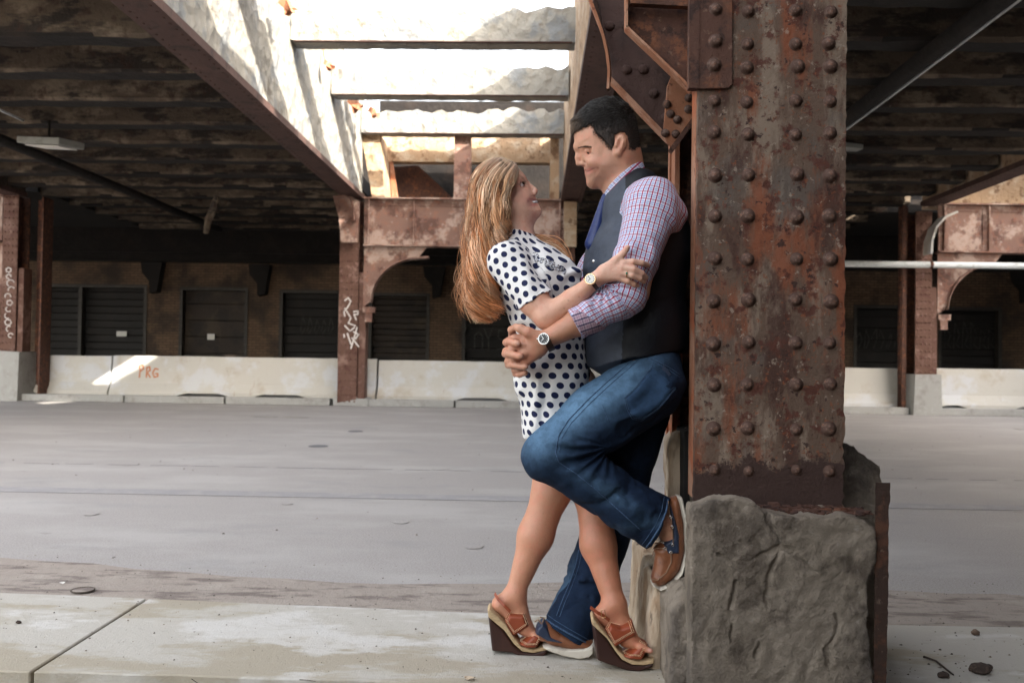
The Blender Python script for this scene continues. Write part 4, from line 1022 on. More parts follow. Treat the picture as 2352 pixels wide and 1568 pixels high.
orangeleather = M('tan_orange_leather', (.25, .052, .020), [((.16, .03, .012), 22, .5, .68, .6)], .42, [(160, .001)])
navyleather = M('navy_leather', (.022, .032, .06), [((.05, .07, .11), 26, .55, .7, .5)], .38, [(150, .001)])
wedgem = M('dark_wood_wedge', (.032, .012, .009), [((.055, .02, .013), 8, .5, .66, .6, (1, 1, .15))], .4)
corkm = M('braided_jute', (.46, .33, .19), [((.28, .19, .10), 160, .45, .65, .6, (.3, 1, 1))], .85, [(220, .002, (.3, 1, 1))])
solem = M('white_rubber_sole', (.55, .50, .42), [((.38, .33, .26), 30, .5, .68, .5)], .6)
steelm = M('watch_steel', (.55, .54, .52), [], .25, metal=1)
goldm = M('gold_metal', (.75, .50, .25), [], .25, metal=1)
creamm = M('watch_dial_cream', (.75, .72, .66), [], .4)
bdial = M('watch_dial_black', (.012, .013, .014), [], .3)
whitem = M('white_marks', (.8, .8, .78), [], .5)
strapm = M('dark_brown_strap', (.035, .018, .012), [((.07, .035, .02), 60, .5, .7, .6)], .5)
tiem = M('royal_blue_silk', (.010, .022, .10), [((.02, .04, .15), 160, .45, .6, .6, (1, 1, .5))], .4)
stitchm = M('tan_stitch', (.30, .22, .13), [], .8)
denimseam = M('faded_denim_seam', (.050, .095, .17), [((.02, .04, .09), 240, .45, .6, .85)], .85)
eyew = M('eye_white', (.70, .66, .62), [], .15); irism = M('dark_iris', (.03, .018, .01), [], .1)
skinm = tone_mat('skin', .45, .10, [(420, .0008), (90, .0012)], .45, .05)
hairm = tone_mat('hair', .52, 0, (), .35, .0)
vestm = tone_mat('wool_satin_shaded', .55, 0, [(300, .0006), (12, .005)], .3, .2)
denim = tone_mat('denim', .85, 0, [(500, .0008), (30, .003)], .15, .30)
def watch(parent_label, name_mat, ctr, nrm, axis, r, wrist_r, dial, label, wob=0, wc=None, strap_w=.009):
    """case, dial, hands and a strap band round the wrist"""
    ctr = Vector(ctr); nrm = Vector(nrm).normalized(); axis = Vector(axis).normalized()
    t = empty('wristwatch', ctr, label, 'watch')
    b = MB(); b.disc(ctr-nrm*.006, r, nrm, .009, 32); b.build('watch_case', name_mat, t, bevel=.0012)
    b = MB(); b.disc(ctr+nrm*.0032, r*.84, nrm, .0008, 32); b.build('dial', dial, t)
    b = MB(); a = nrm.orthogonal().normalized(); a = (Vector((0, 0, 1))-nrm*nrm.z).normalized(); q = nrm.cross(a)
    dark = dial == bdial
    for k in range(12):
        th = k*math.pi/6; d_ = a*math.cos(th)+q*math.sin(th); b.prism([ctr+nrm*.0041+d_*r*.62-q.cross(nrm)*0+d_.cross(nrm)*r*.05, ctr+nrm*.0041+d_*r*.62-d_.cross(nrm)*r*.05, ctr+nrm*.0041+d_*r*.78-d_.cross(nrm)*r*.05, ctr+nrm*.0041+d_*r*.78+d_.cross(nrm)*r*.05], nrm*.0003)
    for th, L in ((2.4, .5), (.6, .68)):
        d_ = a*math.cos(th)+q*math.sin(th); w_ = d_.cross(nrm)*r*.045; b.prism([ctr+nrm*.0042-w_-d_*.1*r, ctr+nrm*.0042+w_-d_*.1*r, ctr+nrm*.0042+w_+d_*L*r, ctr+nrm*.0042-w_+d_*L*r], nrm*.0003)
    b.build('hands_and_markers', whitem if dark else bdial, t)
    b = MB(); wc = Vector(wc); u_ = (nrm-axis*nrm.dot(axis)).normalized(); v_ = axis.cross(u_); n = 28; vs = []; fs = []
    for k in range(n):
        th = 2*math.pi*k/n; d_ = u_*math.cos(th)+v_*math.sin(th)
        for rr, s_ in ((wrist_r, -1), (wrist_r+.003, -1), (wrist_r+.003, 1), (wrist_r, 1)): vs.append(wc+d_*rr+axis*strap_w*s_)
    for k in range(n):
        for j in range(4): fs.append((k*4+j, k*4+(j+1) % 4, ((k+1) % n)*4+(j+1) % 4, ((k+1) % n)*4+j))
    b.add(vs, fs); b.build('strap', strapm, t, smooth=False)
    s3 = MB(); s3.disc(ctr+axis*0+q*(r)*0+(v_)*0+a*0+q.normalized()*(r+.001)-nrm*.002, .0022, q, .003, 10); s3.build('crown', name_mat, t)
    return t
def eye(parent, p, look, r=.0118):
    P_ = Vector(J(p)); look = Vector(look).normalized()
    o = solid('eyeball', Sdf([ell(P_, (r, r, r), .001)]), .0015, eyew, parent)
    b = MB(); b.dome(P_+look*r*.82, r*.66, look, .45, 14, 4); b.build('iris', irism, o, smooth=True)
# ================= the man =================
YC = 2.90
man = empty('person', W(1330, 1500, 2.85), 'man in checked shirt, navy waistcoat and blue jeans leaning back on the rusty column', 'person')
def interp_w(P, Yc, xs, ws, ys, fs):
    x, y = pr(P); return np.interp(x, xs, ws)*np.interp(y, ys, fs)
mhead = [(1319, 292), (1319, 318), (1320, 334), (1323, 341), (1328, 347), (1331, 360), (1337, 378), (1342, 384), (1343, 392), (1345, 399), (1346, 406), (1350, 413), (1353, 421), (1361, 427), (1378, 430), (1400, 426), (1425, 404), (1447, 388), (1466, 372), (1467, 345), (1464, 318), (1457, 272), (1441, 248), (1418, 233), (1398, 230), (1368, 237), (1341, 258), (1323, 276)]
mw = lambda P: interp_w(P, YC, [1310, 1335, 1365, 1400, 1440, 1475], [.046, .058, .070, .077, .077, .070], [225, 300, 380, 405, 430], [.98, 1, .93, .80, .62])
head_m = [inflate(mhead, YC, .058, mw, .015),
    c((1326, 349, YC, 4.5), (1327, 362, YC, 6), .010), c((1327, 362, YC, 6), (1329.5, 375, YC, 7), .006), e((1340, 377, YC-.010), (.0115, .0085, .0080), .006), e((1340, 377, YC+.010), (.0115, .0085, .0080), .006),
    c((1325, 338, YC-.006, 5), (1352, 336, YC-.046, 4), .016), c((1325, 338, YC+.006, 5), (1352, 336, YC+.046, 4), .016),
    e((1347, 349, YC-.047), (.017, .0125, .013), .012, 's'), e((1347, 349, YC+.047), (.017, .0125, .013), .012, 's'),
    e((1366, 374, YC-.044), (.022, .020, .016), .02), e((1366, 374, YC+.044), (.022, .020, .016), .02),
    c((1343, 372, YC-.022, 2.4), (1364, 385, YC-.050, 1.8), .006, mode='s'), e((1362, 371, YC-.040), (.017, .013, .013), .012),
    c((1346, 390, YC-.004, 4.5), (1362, 387, YC-.028, 3), .007), c((1349, 398, YC-.004, 4.8), (1362, 391, YC-.026, 3), .007),
    c((1340, 394, YC, 2.0), (1369, 386, YC-.044, 1.6), .004, mode='s'),
    e((1361, 419, YC), (.017, .014, .020), .02),
    # upper lid, nearly closed, looking down
    e((1353, 346.5, YC-.0352), (.0142, .0108, .0118), .003), e((1354, 345, YC+.0345), (.0135, .0085, .0125), .004),
    e((1355, 354.5, YC-.0350), (.0130, .0055, .0112), .005),
    e((1426, 328, YC-.083), (.0190, .0105, .0265), .004, rot=-12), e((1420, 349, YC-.081), (.0105, .0085, .0130), .005, rot=-12), e((1425, 328, YC-.096), (.0125, .0085, .0190), .003, 's', rot=-12), e((1430, 330, YC-.090), (.0045, .0050, .0150), .003, rot=-8), e((1417, 341, YC-.091), (.0060, .0085, .0090), .003, 's'),
    e((1424, 334, YC+.081), (.0115, .0225, .0075), .005, rot=8)]
neck_m = [c((1425, 375, YC, 50), (1442, 455, YC, 52), .03)]
# near hand (his left) and far hand clasped in front
def finger(pts, k=.004): return chain(pts, k)
nh = [c((1252, 781, 2.655, 21), (1236, 787, 2.66, 23), .012)]
for kn in ((1206, 776, 2.668, 10.5), (1203, 793, 2.655, 11), (1204, 812, 2.652, 11), (1208, 831, 2.66, 10)):
    nh.append(c((1240, 780+(kn[1]-776)*.45, 2.66, 15), kn, .012))
nh += finger([(1206, 776, 2.668, 10.5), (1182, 776, 2.672, 9), (1168, 783, 2.705, 8.3), (1170, 790, 2.735, 7)])
nh += finger([(1203, 793, 2.655, 11), (1177, 800, 2.662, 9.3), (1163, 806, 2.70, 8.6), (1166, 812, 2.735, 7.2)])
nh += finger([(1204, 812, 2.652, 11), (1181, 824, 2.662, 9.2), (1167, 830, 2.70, 8.4), (1170, 836, 2.735, 7.2)])
nh += finger([(1208, 831, 2.66, 10), (1193, 845, 2.672, 8.2), (1182, 850, 2.705, 7.6), (1184, 854, 2.73, 6.4)])
nh += [c((1236, 775, 2.645, 15), (1213, 763, 2.64, 12), .012)]+finger([(1213, 763, 2.64, 12), (1196, 755, 2.645, 10), (1184, 751, 2.655, 8.2)], .006)
fh = finger([(1172, 795, 2.76, 10), (1163, 786, 2.72, 8.8), (1170, 784, 2.665, 8.8), (1189, 789, 2.632, 8)], .003)
fh += finger([(1172, 815, 2.76, 10), (1161, 812, 2.715, 9), (1168, 812, 2.66, 9), (1195, 818, 2.624, 8.2)], .003)
fh += finger([(1180, 838, 2.76, 9.5), (1168, 838, 2.715, 8.6), (1178, 838, 2.668, 8.6), (1206, 842, 2.636, 7.8)], .003)
fh += finger([(1188, 850, 2.76, 8.5), (1184, 858, 2.72, 7.4), (1194, 860, 2.69, 7.2), (1207, 856, 2.665, 6.6)], .003)
fh += finger([(1196, 790, 2.80, 12), (1178, 772, 2.755, 10), (1175, 757, 2.725, 8.6), (1183, 752, 2.705, 7.4)], .004)
fh += [c((1205, 800, 2.85, 16), (1175, 792, 2.775, 12), .012), c((1205, 815, 2.85, 16), (1175, 812, 2.775, 12), .012), c((1208, 830, 2.85, 15), (1182, 836, 2.775, 11), .012)]
arms_m = [c((1500, 480, 2.76, 48), (1450, 670, 2.665, 38)), c((1450, 670, 2.665, 38), (1335, 737, 2.645, 31)), c((1335, 737, 2.645, 31), (1252, 781, 2.655, 20.5)),
          c((1480, 490, 3.05, 48), (1385, 640, 3.08, 36)), c((1385, 640, 3.08, 36), (1290, 760, 3.04, 28)), c((1290, 760, 3.04, 28), (1208, 812, 2.86, 19))]
core_m = [c((1462, 470, YC, 62), (1468, 620, YC, 82), .04, sy=1.35), c((1468, 620, YC, 82), (1490, 830, YC, 76), .04, sy=1.3),
          c((1455, 455, YC, 44), (1500, 480, 2.76, 44), .03), c((1455, 455, YC, 44), (1485, 480, 3.05, 44), .03)]
legs_m = [c((1480, 880, 2.80, 72), (1258, 1045, 2.74, 46)), c((1258, 1045, 2.74, 46), (1420, 1150, 2.755, 42)), c((1420, 1150, 2.755, 42), (1525, 1205, 2.79, 26)),
          c((1470, 890, 2.98, 70), (1425, 1110, 2.98, 46)), c((1425, 1110, 2.98, 46), (1365, 1300, 2.95, 40)), c((1365, 1300, 2.95, 40), (1312, 1440, 2.90, 25)),
          c((1528, 1205, 2.79, 25), (1546, 1232, 2.79, 24)), c((1546, 1232, 2.79, 22), (1530, 1310, 2.79, 16)), c((1540, 1195, 2.79, 20), (1550, 1175, 2.79, 17)),
          c((1312, 1440, 2.90, 24), (1335, 1470, 2.90, 20)), c((1312, 1448, 2.90, 20), (1262, 1468, 2.93, 15))]
body_m = Sdf(head_m+neck_m+arms_m+core_m+legs_m+nh+fh, lambda P, d: d+.0006*vnoise(P, 60, 3))
def mcols(V):
    x, y = pr(V); Yd = V[:, 1]
    C0 = np.tile(np.array([.50, .255, .16]), (len(V), 1))
    face = (y < 440)*1.0
    C0 = lerpc(C0, gauss(x, y, 1372, 400, 38, 30)*face, (.36, .20, .145), .55)      # stubble
    C0 = lerpc(C0, gauss(x, y, 1405, 385, 16, 42)*face, (.38, .21, .15), .4)
    C0 = lerpc(C0, gauss(x, y, 1370, 370, 16, 10)*face, (.60, .26, .18), .5)
    C0 = lerpc(C0, gauss(x, y, 1351, 389, 14, 3.2, -18)*(Yd < 2.93)*face, (.45, .15, .12), .9)
    C0 = lerpc(C0, gauss(x, y, 1353, 396, 9, 4, -25)*face, (.55, .21, .17), .8)
    C0 = lerpc(C0, gauss(x, y, 1357, 390, 12, 1.5, -25)*face, (.10, .03, .025), .95)  # dark line puts the shade of the mouth groove into the skin colour
    C0 = lerpc(C0, gauss(x, y, 1373, 386, 3.2, 2.5)*face, (.15, .06, .04), .8)
    C0 = lerpc(C0, gauss(x, y, 1336, 381, 5, 2.2)*face, (.15, .06, .05), .8)
    C0 = lerpc(C0, gauss(x, y, 1353, 351, 9, 1.9, 8)*(Yd < 2.9), (.06, .03, .02), .9)
    C0 = lerpc(C0, gauss(x, y, 1422, 334, 7, 12)*face, (.42, .15, .10), .45)
    C0 = lerpc(C0, gauss(x, y, 1349, 359, 8, 2.4, 15)*face, (.38, .18, .13), .4)
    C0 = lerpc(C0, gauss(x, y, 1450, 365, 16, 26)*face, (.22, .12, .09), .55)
    hand = (x < 1345) & (y > 700) & (y < 900)
    C0[hand] = np.array([.50, .245, .155])
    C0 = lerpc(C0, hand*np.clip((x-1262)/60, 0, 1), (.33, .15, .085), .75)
    for nx, ny, nw in ((1186, 789, 3.5), (1196, 818, 3.5), (1206, 842, 3.2)): C0 = lerpc(C0, gauss(x, y, nx+4, ny, nw, 4)*(Yd < 2.66), (.66, .42, .34), .7)
    for ex, ey in ((1190, 797), (1196, 826), (1185, 805), (1190, 835), (1180, 846), (1176, 768)): C0 = lerpc(C0, gauss(x, y, ex, ey, 14, 2.0, 8)*hand, (.20, .07, .05), .45)
    return C0
mb = solid('body', body_m, .003, skinm, man, cols=mcols)
# eyes, brows
eye(man, (1354, 349, YC-.0335), (-.62, -.42, -.66), .0109); eye(man, (1354, 349, YC+.0335), (-.62, .42, -.66), .0109)
bp = []
for i in range(120):
    t = random.random(); x = 1327+30*t; y = 340-4.5*math.sin(t*2.4)+random.uniform(-1.8, 1.8)+t*1.5; h_ = hit(body_m, x, y, off=.0004)
    if h_ is None: continue
    bp.append([h_+Vector((.006*s_, -.0012*math.sin(s_*3), .0015*s_-.002*s_*s_+t*-.002*s_)) for s_ in (0, .5, 1)])
bp = np.array(bp); tubes('eyebrow', bp, np.tile([[.0005, .0005, .0003]], (len(bp), 1)), np.tile([[[.055, .032, .022]]], (len(bp), 3, 1)), hairm, man)
# hair
hpoly = [(1305, 297), (1312, 278), (1332, 256), (1356, 238), (1398, 225), (1424, 229), (1448, 246), (1464, 275), (1476, 318), (1478, 358), (1458, 360), (1449, 346), (1445, 322), (1441, 306), (1427, 301), (1413, 309), (1411, 330), (1405, 340), (1399, 337), (1388, 321), (1369, 304), (1361, 282), (1345, 288), (1318, 300)]
hA = poly2(hpoly)
def hpf(P):
    Q = P.copy(); Q[:, 1] = YC-np.abs(P[:, 1]-YC); x, y = pr(Q); return hA(np.stack([x, y], 1).astype(np.float32))*YC/F_PX+.003*vnoise(P, 160, 4)
hp = Prim(hpf, J((1400, 290, YC)), .15, .004, 'i')
cap_m = Sdf([inflate(mhead, YC, .058, mw, .01, grow=.0045), hp], lambda P, d: d+.0005*fbm(P, 160, 2, 8))
def hcol_m(V):
    n = vnoise(V, 70, 5)*.5+.5; x, y = pr(V); C0 = np.array([.012, .009, .007])[None]*(.6+.8*n[:, None])
    fade = np.clip((y-262)/80, 0, 1)*.5; return lerpc(C0, fade, (.12, .070, .050))
hc = solid('hair', cap_m, .0026, hairm, man, J((1300, 400, 2.78)), J((1485, 215, 3.02)), cols=hcol_m)
me = hc.data; hv = np.zeros(len(me.vertices)*3, np.float32); me.vertices.foreach_get('co', hv); hv = hv.reshape(-1, 3)
hn = np.zeros(len(me.vertices)*3, np.float32); me.vertices.foreach_get('normal', hn) if False else me.vertex_normals.foreach_get('vector', hn); hn = hn.reshape(-1, 3)
def short_hair():
    x, y = pr(hv); top = np.clip((300-y)/55, 0, 1); sel = np.random.rand(len(hv)) < (.45+.55*top)
    sel &= np.abs(hn[:, 1]) <= 1.1
    P0, N0, T0 = hv[sel], hn[sel], top[sel]; n = len(P0)
    flow = np.stack([-.55-.35*T0+.9*(1-T0)*0, np.zeros(n), -.1-.8*(1-T0)], 1)+np.random.randn(n, 3)*.2
    L = (.0035+.0085*T0)*np.random.uniform(.7, 1.3, n); fr = np.clip((1345-x[sel])/25, 0, 1); L += fr*.007
    d = flow-N0*(flow*N0).sum(1, keepdims=True)*.8; d /= np.linalg.norm(d, axis=1, keepdims=True)
    S = np.array([0, .4, .8, 1.2]); pth = P0[:, None]+(d[:, None]*S[None, :, None]+N0[:, None]*(.62*S-.22*S*S)[None, :, None])*L[:, None, None]
    shade = np.random.uniform(.25, 1.7, n)[:, None, None]; base = (np.array([.018, .013, .010])+(np.random.rand(n)[:, None, None]**2)*.11*T0[:, None, None])*(1-fr[:, None, None])+np.array([.13, .085, .055])*fr[:, None, None]  # strands lightened towards the top, a sheen put into the colour
    tubes('hair', pth, np.tile([[.0010, .0009, .0007, .0002]], (n, 1)), np.tile(base*shade, (1, 4, 1)), hairm, man)
short_hair()
bv = np.zeros(len(mb.data.vertices)*3, np.float32); mb.data.vertices.foreach_get('co', bv); bv = bv.reshape(-1, 3); bn_ = np.zeros_like(bv).ravel(); mb.data.vertex_normals.foreach_get('vector', bn_); bn_ = bn_.reshape(-1, 3)
sel = (bv[:, 2] > W(1400, 372, YC).z) & (bv[:, 1] < YC+.09); P0, N0 = bv[sel], bn_[sel]; Q = P0.copy(); Q[:, 1] = YC-np.abs(P0[:, 1]-YC); qx, qy = pr(Q); dist = hA(np.stack([qx, qy], 1).astype(np.float32))
k_ = (dist > -2) & (dist < 8) & ((qx < 1405) | (qx > 1444)) & (qy < 345); P0, N0, dist = np.repeat(P0[k_], 3, 0), np.repeat(N0[k_], 3, 0), np.repeat(dist[k_], 3)
k_ = np.random.rand(len(P0)) < np.clip(1-dist/8, 0, 1)**1.5; P0, N0 = P0[k_], N0[k_]; n = len(P0); P0 = P0+np.random.randn(n, 3)*.0012
fl_ = np.array([-.5, 0, -.8])[None]+np.random.randn(n, 3)*.3; S = np.array([0, .5, 1.]); pth = P0[:, None]+(fl_[:, None]*S[None, :, None]+N0[:, None]*(.35*S)[None, :, None])*.0045
tubes('hair', pth, np.tile([[.0006, .0005, .0002]], (n, 1)), np.tile(np.array([.03, .02, .015])*np.random.uniform(.5, 1.6, n)[:, None, None], (1, 3, 1)), hairm, man)
# jeans
hemp = plane(1509, 1203, 2.79, .91, .415)
hemq = plane(1306, 1450, 2.90, -.52, .85)
jn = [c((1490, 840, YC-.01, 76), (1480, 890, YC-.01, 76), .04, sy=1.45, planes=[plane(1480, 792, YC, .08, -1)])]
jn += [c((1488, 885, 2.81, 85), (1376, 960, 2.755, 78), .02), c((1376, 960, 2.755, 78), (1258, 1046, 2.735, 60), .02)]
jn += [c((1260, 1046, 2.735, 60), (1345, 1092, 2.75, 63), .010), c((1345, 1092, 2.75, 63), (1437, 1158, 2.765, 58), .012), c((1437, 1158, 2.765, 58), (1520, 1208, 2.785, 62), .02, planes=[hemp])]
jn += [c((1472, 895, 2.985, 82), (1428, 1100, 2.985, 62), .02), c((1428, 1100, 2.985, 62), (1364, 1310, 2.95, 55), .02), c((1364, 1310, 2.95, 55), (1300, 1460, 2.90, 60), .02, planes=[hemq])]
jn += [c((1470, 1183, 2.775, 48), (1560, 1229, 2.795, 60), .002, mode='s'), c((1330, 1395, 2.92, 40), (1285, 1490, 2.89, 54), .002, mode='s')]
def jpost(P, d):
    x, y = pr(P); n1 = fbm(P, 14, 3, 21)
    d = d+.0035*n1
    ker = gauss(x, y, 1330, 1045, 70, 38, 25)*(P[:, 1] < 2.9)       # creases radiating from the back of the knee
    ang = np.arctan2(y-1026, x-1400); s_ = np.sin(ang*17+n1*1.6); d = d+.010*ker*np.sign(s_)*np.abs(s_)**.7*.8
    sh = gauss(x, y, 1450, 1160, 95, 60, 30)*(P[:, 1] < 2.9)
    t = (x*.86+y*.5); d = d+.011*sh*(1-2*np.abs(np.sin(t/30+n1*1.4+(x*-.5+y*.86)/90)))
    hp_ = gauss(x, y, 1500, 900, 70, 60); d = d+.007*hp_*np.sin((x*.6+y*.8)/11+n1*2)
    lw = gauss(x, y, 1335, 1360, 60, 90)*(P[:, 1] > 2.85); d = d+.008*lw*np.sin((x*.35+y*.94)/17+n1*3)
    cr = gauss(x, y, 1440, 985, 60, 26, -28)*(P[:, 1] < 2.9); d = d+.009*cr*np.sin((x*.4+y*.9)/8+n1*2)
    return d
jeans = Sdf(jn, jpost)
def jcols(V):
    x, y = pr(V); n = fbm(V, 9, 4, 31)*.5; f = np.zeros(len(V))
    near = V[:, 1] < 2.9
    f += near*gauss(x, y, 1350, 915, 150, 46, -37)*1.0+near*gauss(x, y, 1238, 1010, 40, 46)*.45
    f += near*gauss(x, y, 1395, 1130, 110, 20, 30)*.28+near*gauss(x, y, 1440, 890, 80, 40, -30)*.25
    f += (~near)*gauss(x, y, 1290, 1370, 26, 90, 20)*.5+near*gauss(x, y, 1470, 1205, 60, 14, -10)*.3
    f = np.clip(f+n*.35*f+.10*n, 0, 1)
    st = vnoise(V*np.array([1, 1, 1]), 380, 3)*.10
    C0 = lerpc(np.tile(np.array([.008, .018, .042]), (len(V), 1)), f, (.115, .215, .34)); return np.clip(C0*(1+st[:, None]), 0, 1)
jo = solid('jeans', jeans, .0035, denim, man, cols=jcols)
b = MB(); 
def sm_seam(pts, r=.0011, off=.0006):
    P_ = seam(jeans, pts, r, off=off)
    if len(P_) > 2: b.tube(P_, r, 5)
side = [(1466, 812), (1440, 838), (1400, 872), (1350, 918), (1305, 965), (1283, 1000), (1276, 1040), (1284, 1062), (1320, 1085), (1370, 1125), (1420, 1170), (1462, 1208), (1478, 1222)]
sm_seam(side, .0016)
sm_seam([(x+7, y+6) for x, y in side[:7]], .0009)
sm_seam([(1400, 802), (1432, 806), (1458, 815), (1455, 820), (1432, 812)], .0012)
for dd in (0, 7): sm_seam([(1478, 812+dd), (1510, 828+dd), (1540, 845+dd), (1566, 862+dd)], .0011)
pk = [(1500, 838), (1458, 892), (1434, 914), (1440, 940), (1452, 962), (1474, 966), (1512, 940), (1556, 888)]
for off_ in (0, 5):
    c0 = (1495, 905); sm_seam([(c0[0]+(x-c0[0])*(1-off_*.012), c0[1]+(y-c0[1])*(1-off_*.012)) for x, y in pk], .0010)
for dd in (0, 6): sm_seam([(1460+dd, 892-dd*.6), (1490+dd, 918-dd*.6), (1516+dd*.6, 936-dd)], .0010)
sm_seam([(1536, 1140), (1530, 1175), (1515, 1212), (1494, 1245), (1480, 1262)], .0030, .0012)
sm_seam([(1526, 1140), (1520, 1172), (1505, 1206), (1484, 1238), (1470, 1256)], .0010)
sm_seam([(1253, 1408), (1275, 1424), (1308, 1444), (1340, 1462), (1362, 1474)], .0010)
sm_seam([(1249, 1418), (1272, 1434), (1305, 1453), (1337, 1470), (1358, 1481)], .0028, .0012)
sd_ = [(1330, 1262), (1322, 1300), (1308, 1340), (1290, 1382), (1276, 1420)]
sm_seam(sd_, .0018); sm_seam([(x+7, y+2) for x, y in sd_], .0010)
sm_seam([(1384, 930), (1430, 975)][:1]+[(1400, 975)], .0008)
b.build('seams', denimseam, jo, smooth=True)
# pocket patch and loops
def patch(sdf, poly, cx, cy, off, name, mat, parent, tone=None, rings=6, sub=4):
    ring = []
    for (x0, y0), (x1, y1) in zip(poly, poly[1:]+poly[:1]): ring += [(x0+(x1-x0)*k/sub, y0+(y1-y0)*k/sub) for k in range(sub)]
    vs = []; n = len(ring)
    for r_ in range(rings):
        f = 1-r_/rings; o2 = off if r_ else -.002
        for x, y in ring: vs.append(hit(sdf, cx+(x-cx)*f, cy+(y-cy)*f, off=o2))
    vs.append(hit(sdf, cx, cy, off=off))
    if any(v is None for v in vs): return None
    fs = [(r_*n+k, r_*n+(k+1) % n, (r_+1)*n+(k+1) % n, (r_+1)*n+k) for r_ in range(rings-1) for k in range(n)]+[((rings-1)*n+k, (rings-1)*n+(k+1) % n, rings*n) for k in range(n)]
    b = MB(); b.add(vs, fs); o = b.build(name, mat, parent, smooth=True)
    if tone is not None:
        at = o.data.color_attributes.new('tone', 'FLOAT_COLOR', 'POINT')
        for i, d_ in enumerate(at.data): d_.color = (*tone, 1)
    return o
patch(jeans, pk, 1492, 905, .0022, 'back_pocket', denim, jo, (.030, .062, .120))
b = MB(); P_ = [hit(jeans, x, 803, off=.001) for x in range(1540, 1570, 5)]
P_ = [q for q in P_ if q]; b.tube(P_, .006, 8); b.build('belt', leather, man, smooth=True)
ph = hit(jeans, 1524, 856, off=.001)
if ph:
    b = MB(); a_ = Vector((.62, 0, -.78)); n_2 = Vector((-.78, 0, -.62)); o_ = ph+Vector((0, .004, 0))
    b.prism([o_+n_2*.001*-4+a_*-.012, o_+a_*-.018+n_2*.016*-1, o_+a_*.018+n_2*-.016, o_+a_*.018+n_2*.012], (0, .006, 0)); tag(b.build('phone', navyleather, bevel=.001), 'top of a dark blue phone poking out of the back jeans pocket', 'phone')
# shirt
sleeve = [c((1497, 480, 2.76, 66), (1460, 600, 2.69, 50), .03), c((1460, 600, 2.69, 50), (1438, 676, 2.66, 45), .02), c((1438, 680, 2.66, 45), (1318, 747, 2.64, 36), .022, planes=[plane(1322, 745, 2.64, -.88, .47)]),
          e((1537, 498, 2.80), (.056, .065, .058), .03), e((1500, 440, 2.80), (.062, .085, .040), .03),
          c((1350, 729, 2.643, 27), (1290, 763, 2.65, 34), .002, mode='s'),
          c((1465, 480, 3.05, 60), (1378, 620, 3.07, 47), .02), c((1378, 620, 3.07, 47), (1300, 720, 3.06, 40), .02, ),
          c((1450, 470, YC, 64), (1440, 600, YC, 78), .03, sy=1.25)]
flapA = [(1426, 764), (1400, 769), (1352, 770), (1334, 764), (1318, 740), (1312, 726), (1326, 712), (1345, 722), (1370, 742)]
def spost(P, d):
    x, y = pr(P); n1 = fbm(P, 11, 3, 41)
    d = d+.003*n1
    el_ = gauss(x, y, 1400, 668, 46, 30)*(P[:, 1] < 2.8); ang = np.arctan2(y-655, x-1385); d = d+.0075*el_*np.sin(ang*13+n1*2)
    fa = gauss(x, y, 1390, 710, 60, 34)*(P[:, 1] < 2.8); d = d+.0065*fa*np.sin((x*.87-y*.49)/9+n1*2.5)
    up_ = gauss(x, y, 1480, 540, 50, 80); d = d+.0055*up_*np.sin((x*.8+y*.5)/14+n1*3)
    bk = gauss(x, y, 1560, 500, 28, 50); d = d+.006*bk*np.sin((x*.9-y*.35)/6.5+n1*2)
    return d
shirt = Sdf(sleeve, spost)
apat = arm_pat([((1505, 440, 2.77), (1462, 600, 2.69), .105), ((1462, 600, 2.69), (1436, 680, 2.66), .08), ((1436, 682, 2.66), (1318, 747, 2.64), .072), ((1465, 480, 3.05), (1378, 620, 3.07), .08)])
shirtm = plaid('checked_cotton', .0205, (.74, .74, .80), (.40, .035, .10), (.26, .34, .58))
so_ = solid('shirt', shirt, .0035, shirtm, man, pat=apat)
cuffm = plaid('cuff_check', .017, (.62, .52, .56), (.06, .05, .14), (.42, .24, .34), .2)
cf = inflate(flapA, 2.64, .012, .034, .006)
fax = cap(J((1440, 680, 2.66)), J((1300, 755, 2.64)), Rr((0, 0, 2.66, 43)), Rr((0, 0, 2.64, 37)), .01)
cuffp = Prim(lambda P: np.maximum(np.abs(fax.f(P))-.0035, poly2([(J((x, y, 2.61))[0], J((x, y, 2.61))[2]) for x, y in flapA])(P[:, [0, 2]].astype(np.float32))), J((1360, 745, 2.64)), .12, .002)
def cpat(V):
    d = V-J((1320, 740, 2.62)); a = np.array([.88, 0, .30]); a /= np.linalg.norm(a); b_ = np.array([-.33, 0, .94]); return np.stack([d@b_, d@a], 1)
solid('cuff', Sdf([cuffp], lambda P, d: d+.001*fbm(P, 30, 2, 5)), .0022, cuffm, so_, pat=cpat)
nb = cap(J((1418, 372, YC)), J((1440, 450, YC)), .073, .082, .01)
colA = [(1479, 365), (1485, 381), (1466, 396), (1440, 414), (1417, 438), (1399, 458), (1389, 441), (1400, 425), (1424, 402), (1452, 380)]
colp = Prim(lambda P: np.maximum(np.abs(nb.f(P))-.003, poly2([(J((x, y, 2.84))[0], J((x, y, 2.84))[2]) for x, y in colA])(P[:, [0, 2]].astype(np.float32))), J((1438, 410, YC)), .13, .002)
def colpat(V):
    d = V-J((1479, 366, 2.84)); a = np.array([-.70, 0, -.71]); b_ = np.array([-.71, 0, .70]); return np.stack([d@b_, d@a], 1)
solid('collar', Sdf([colp]), .0022, shirtm, so_, pat=colpat)
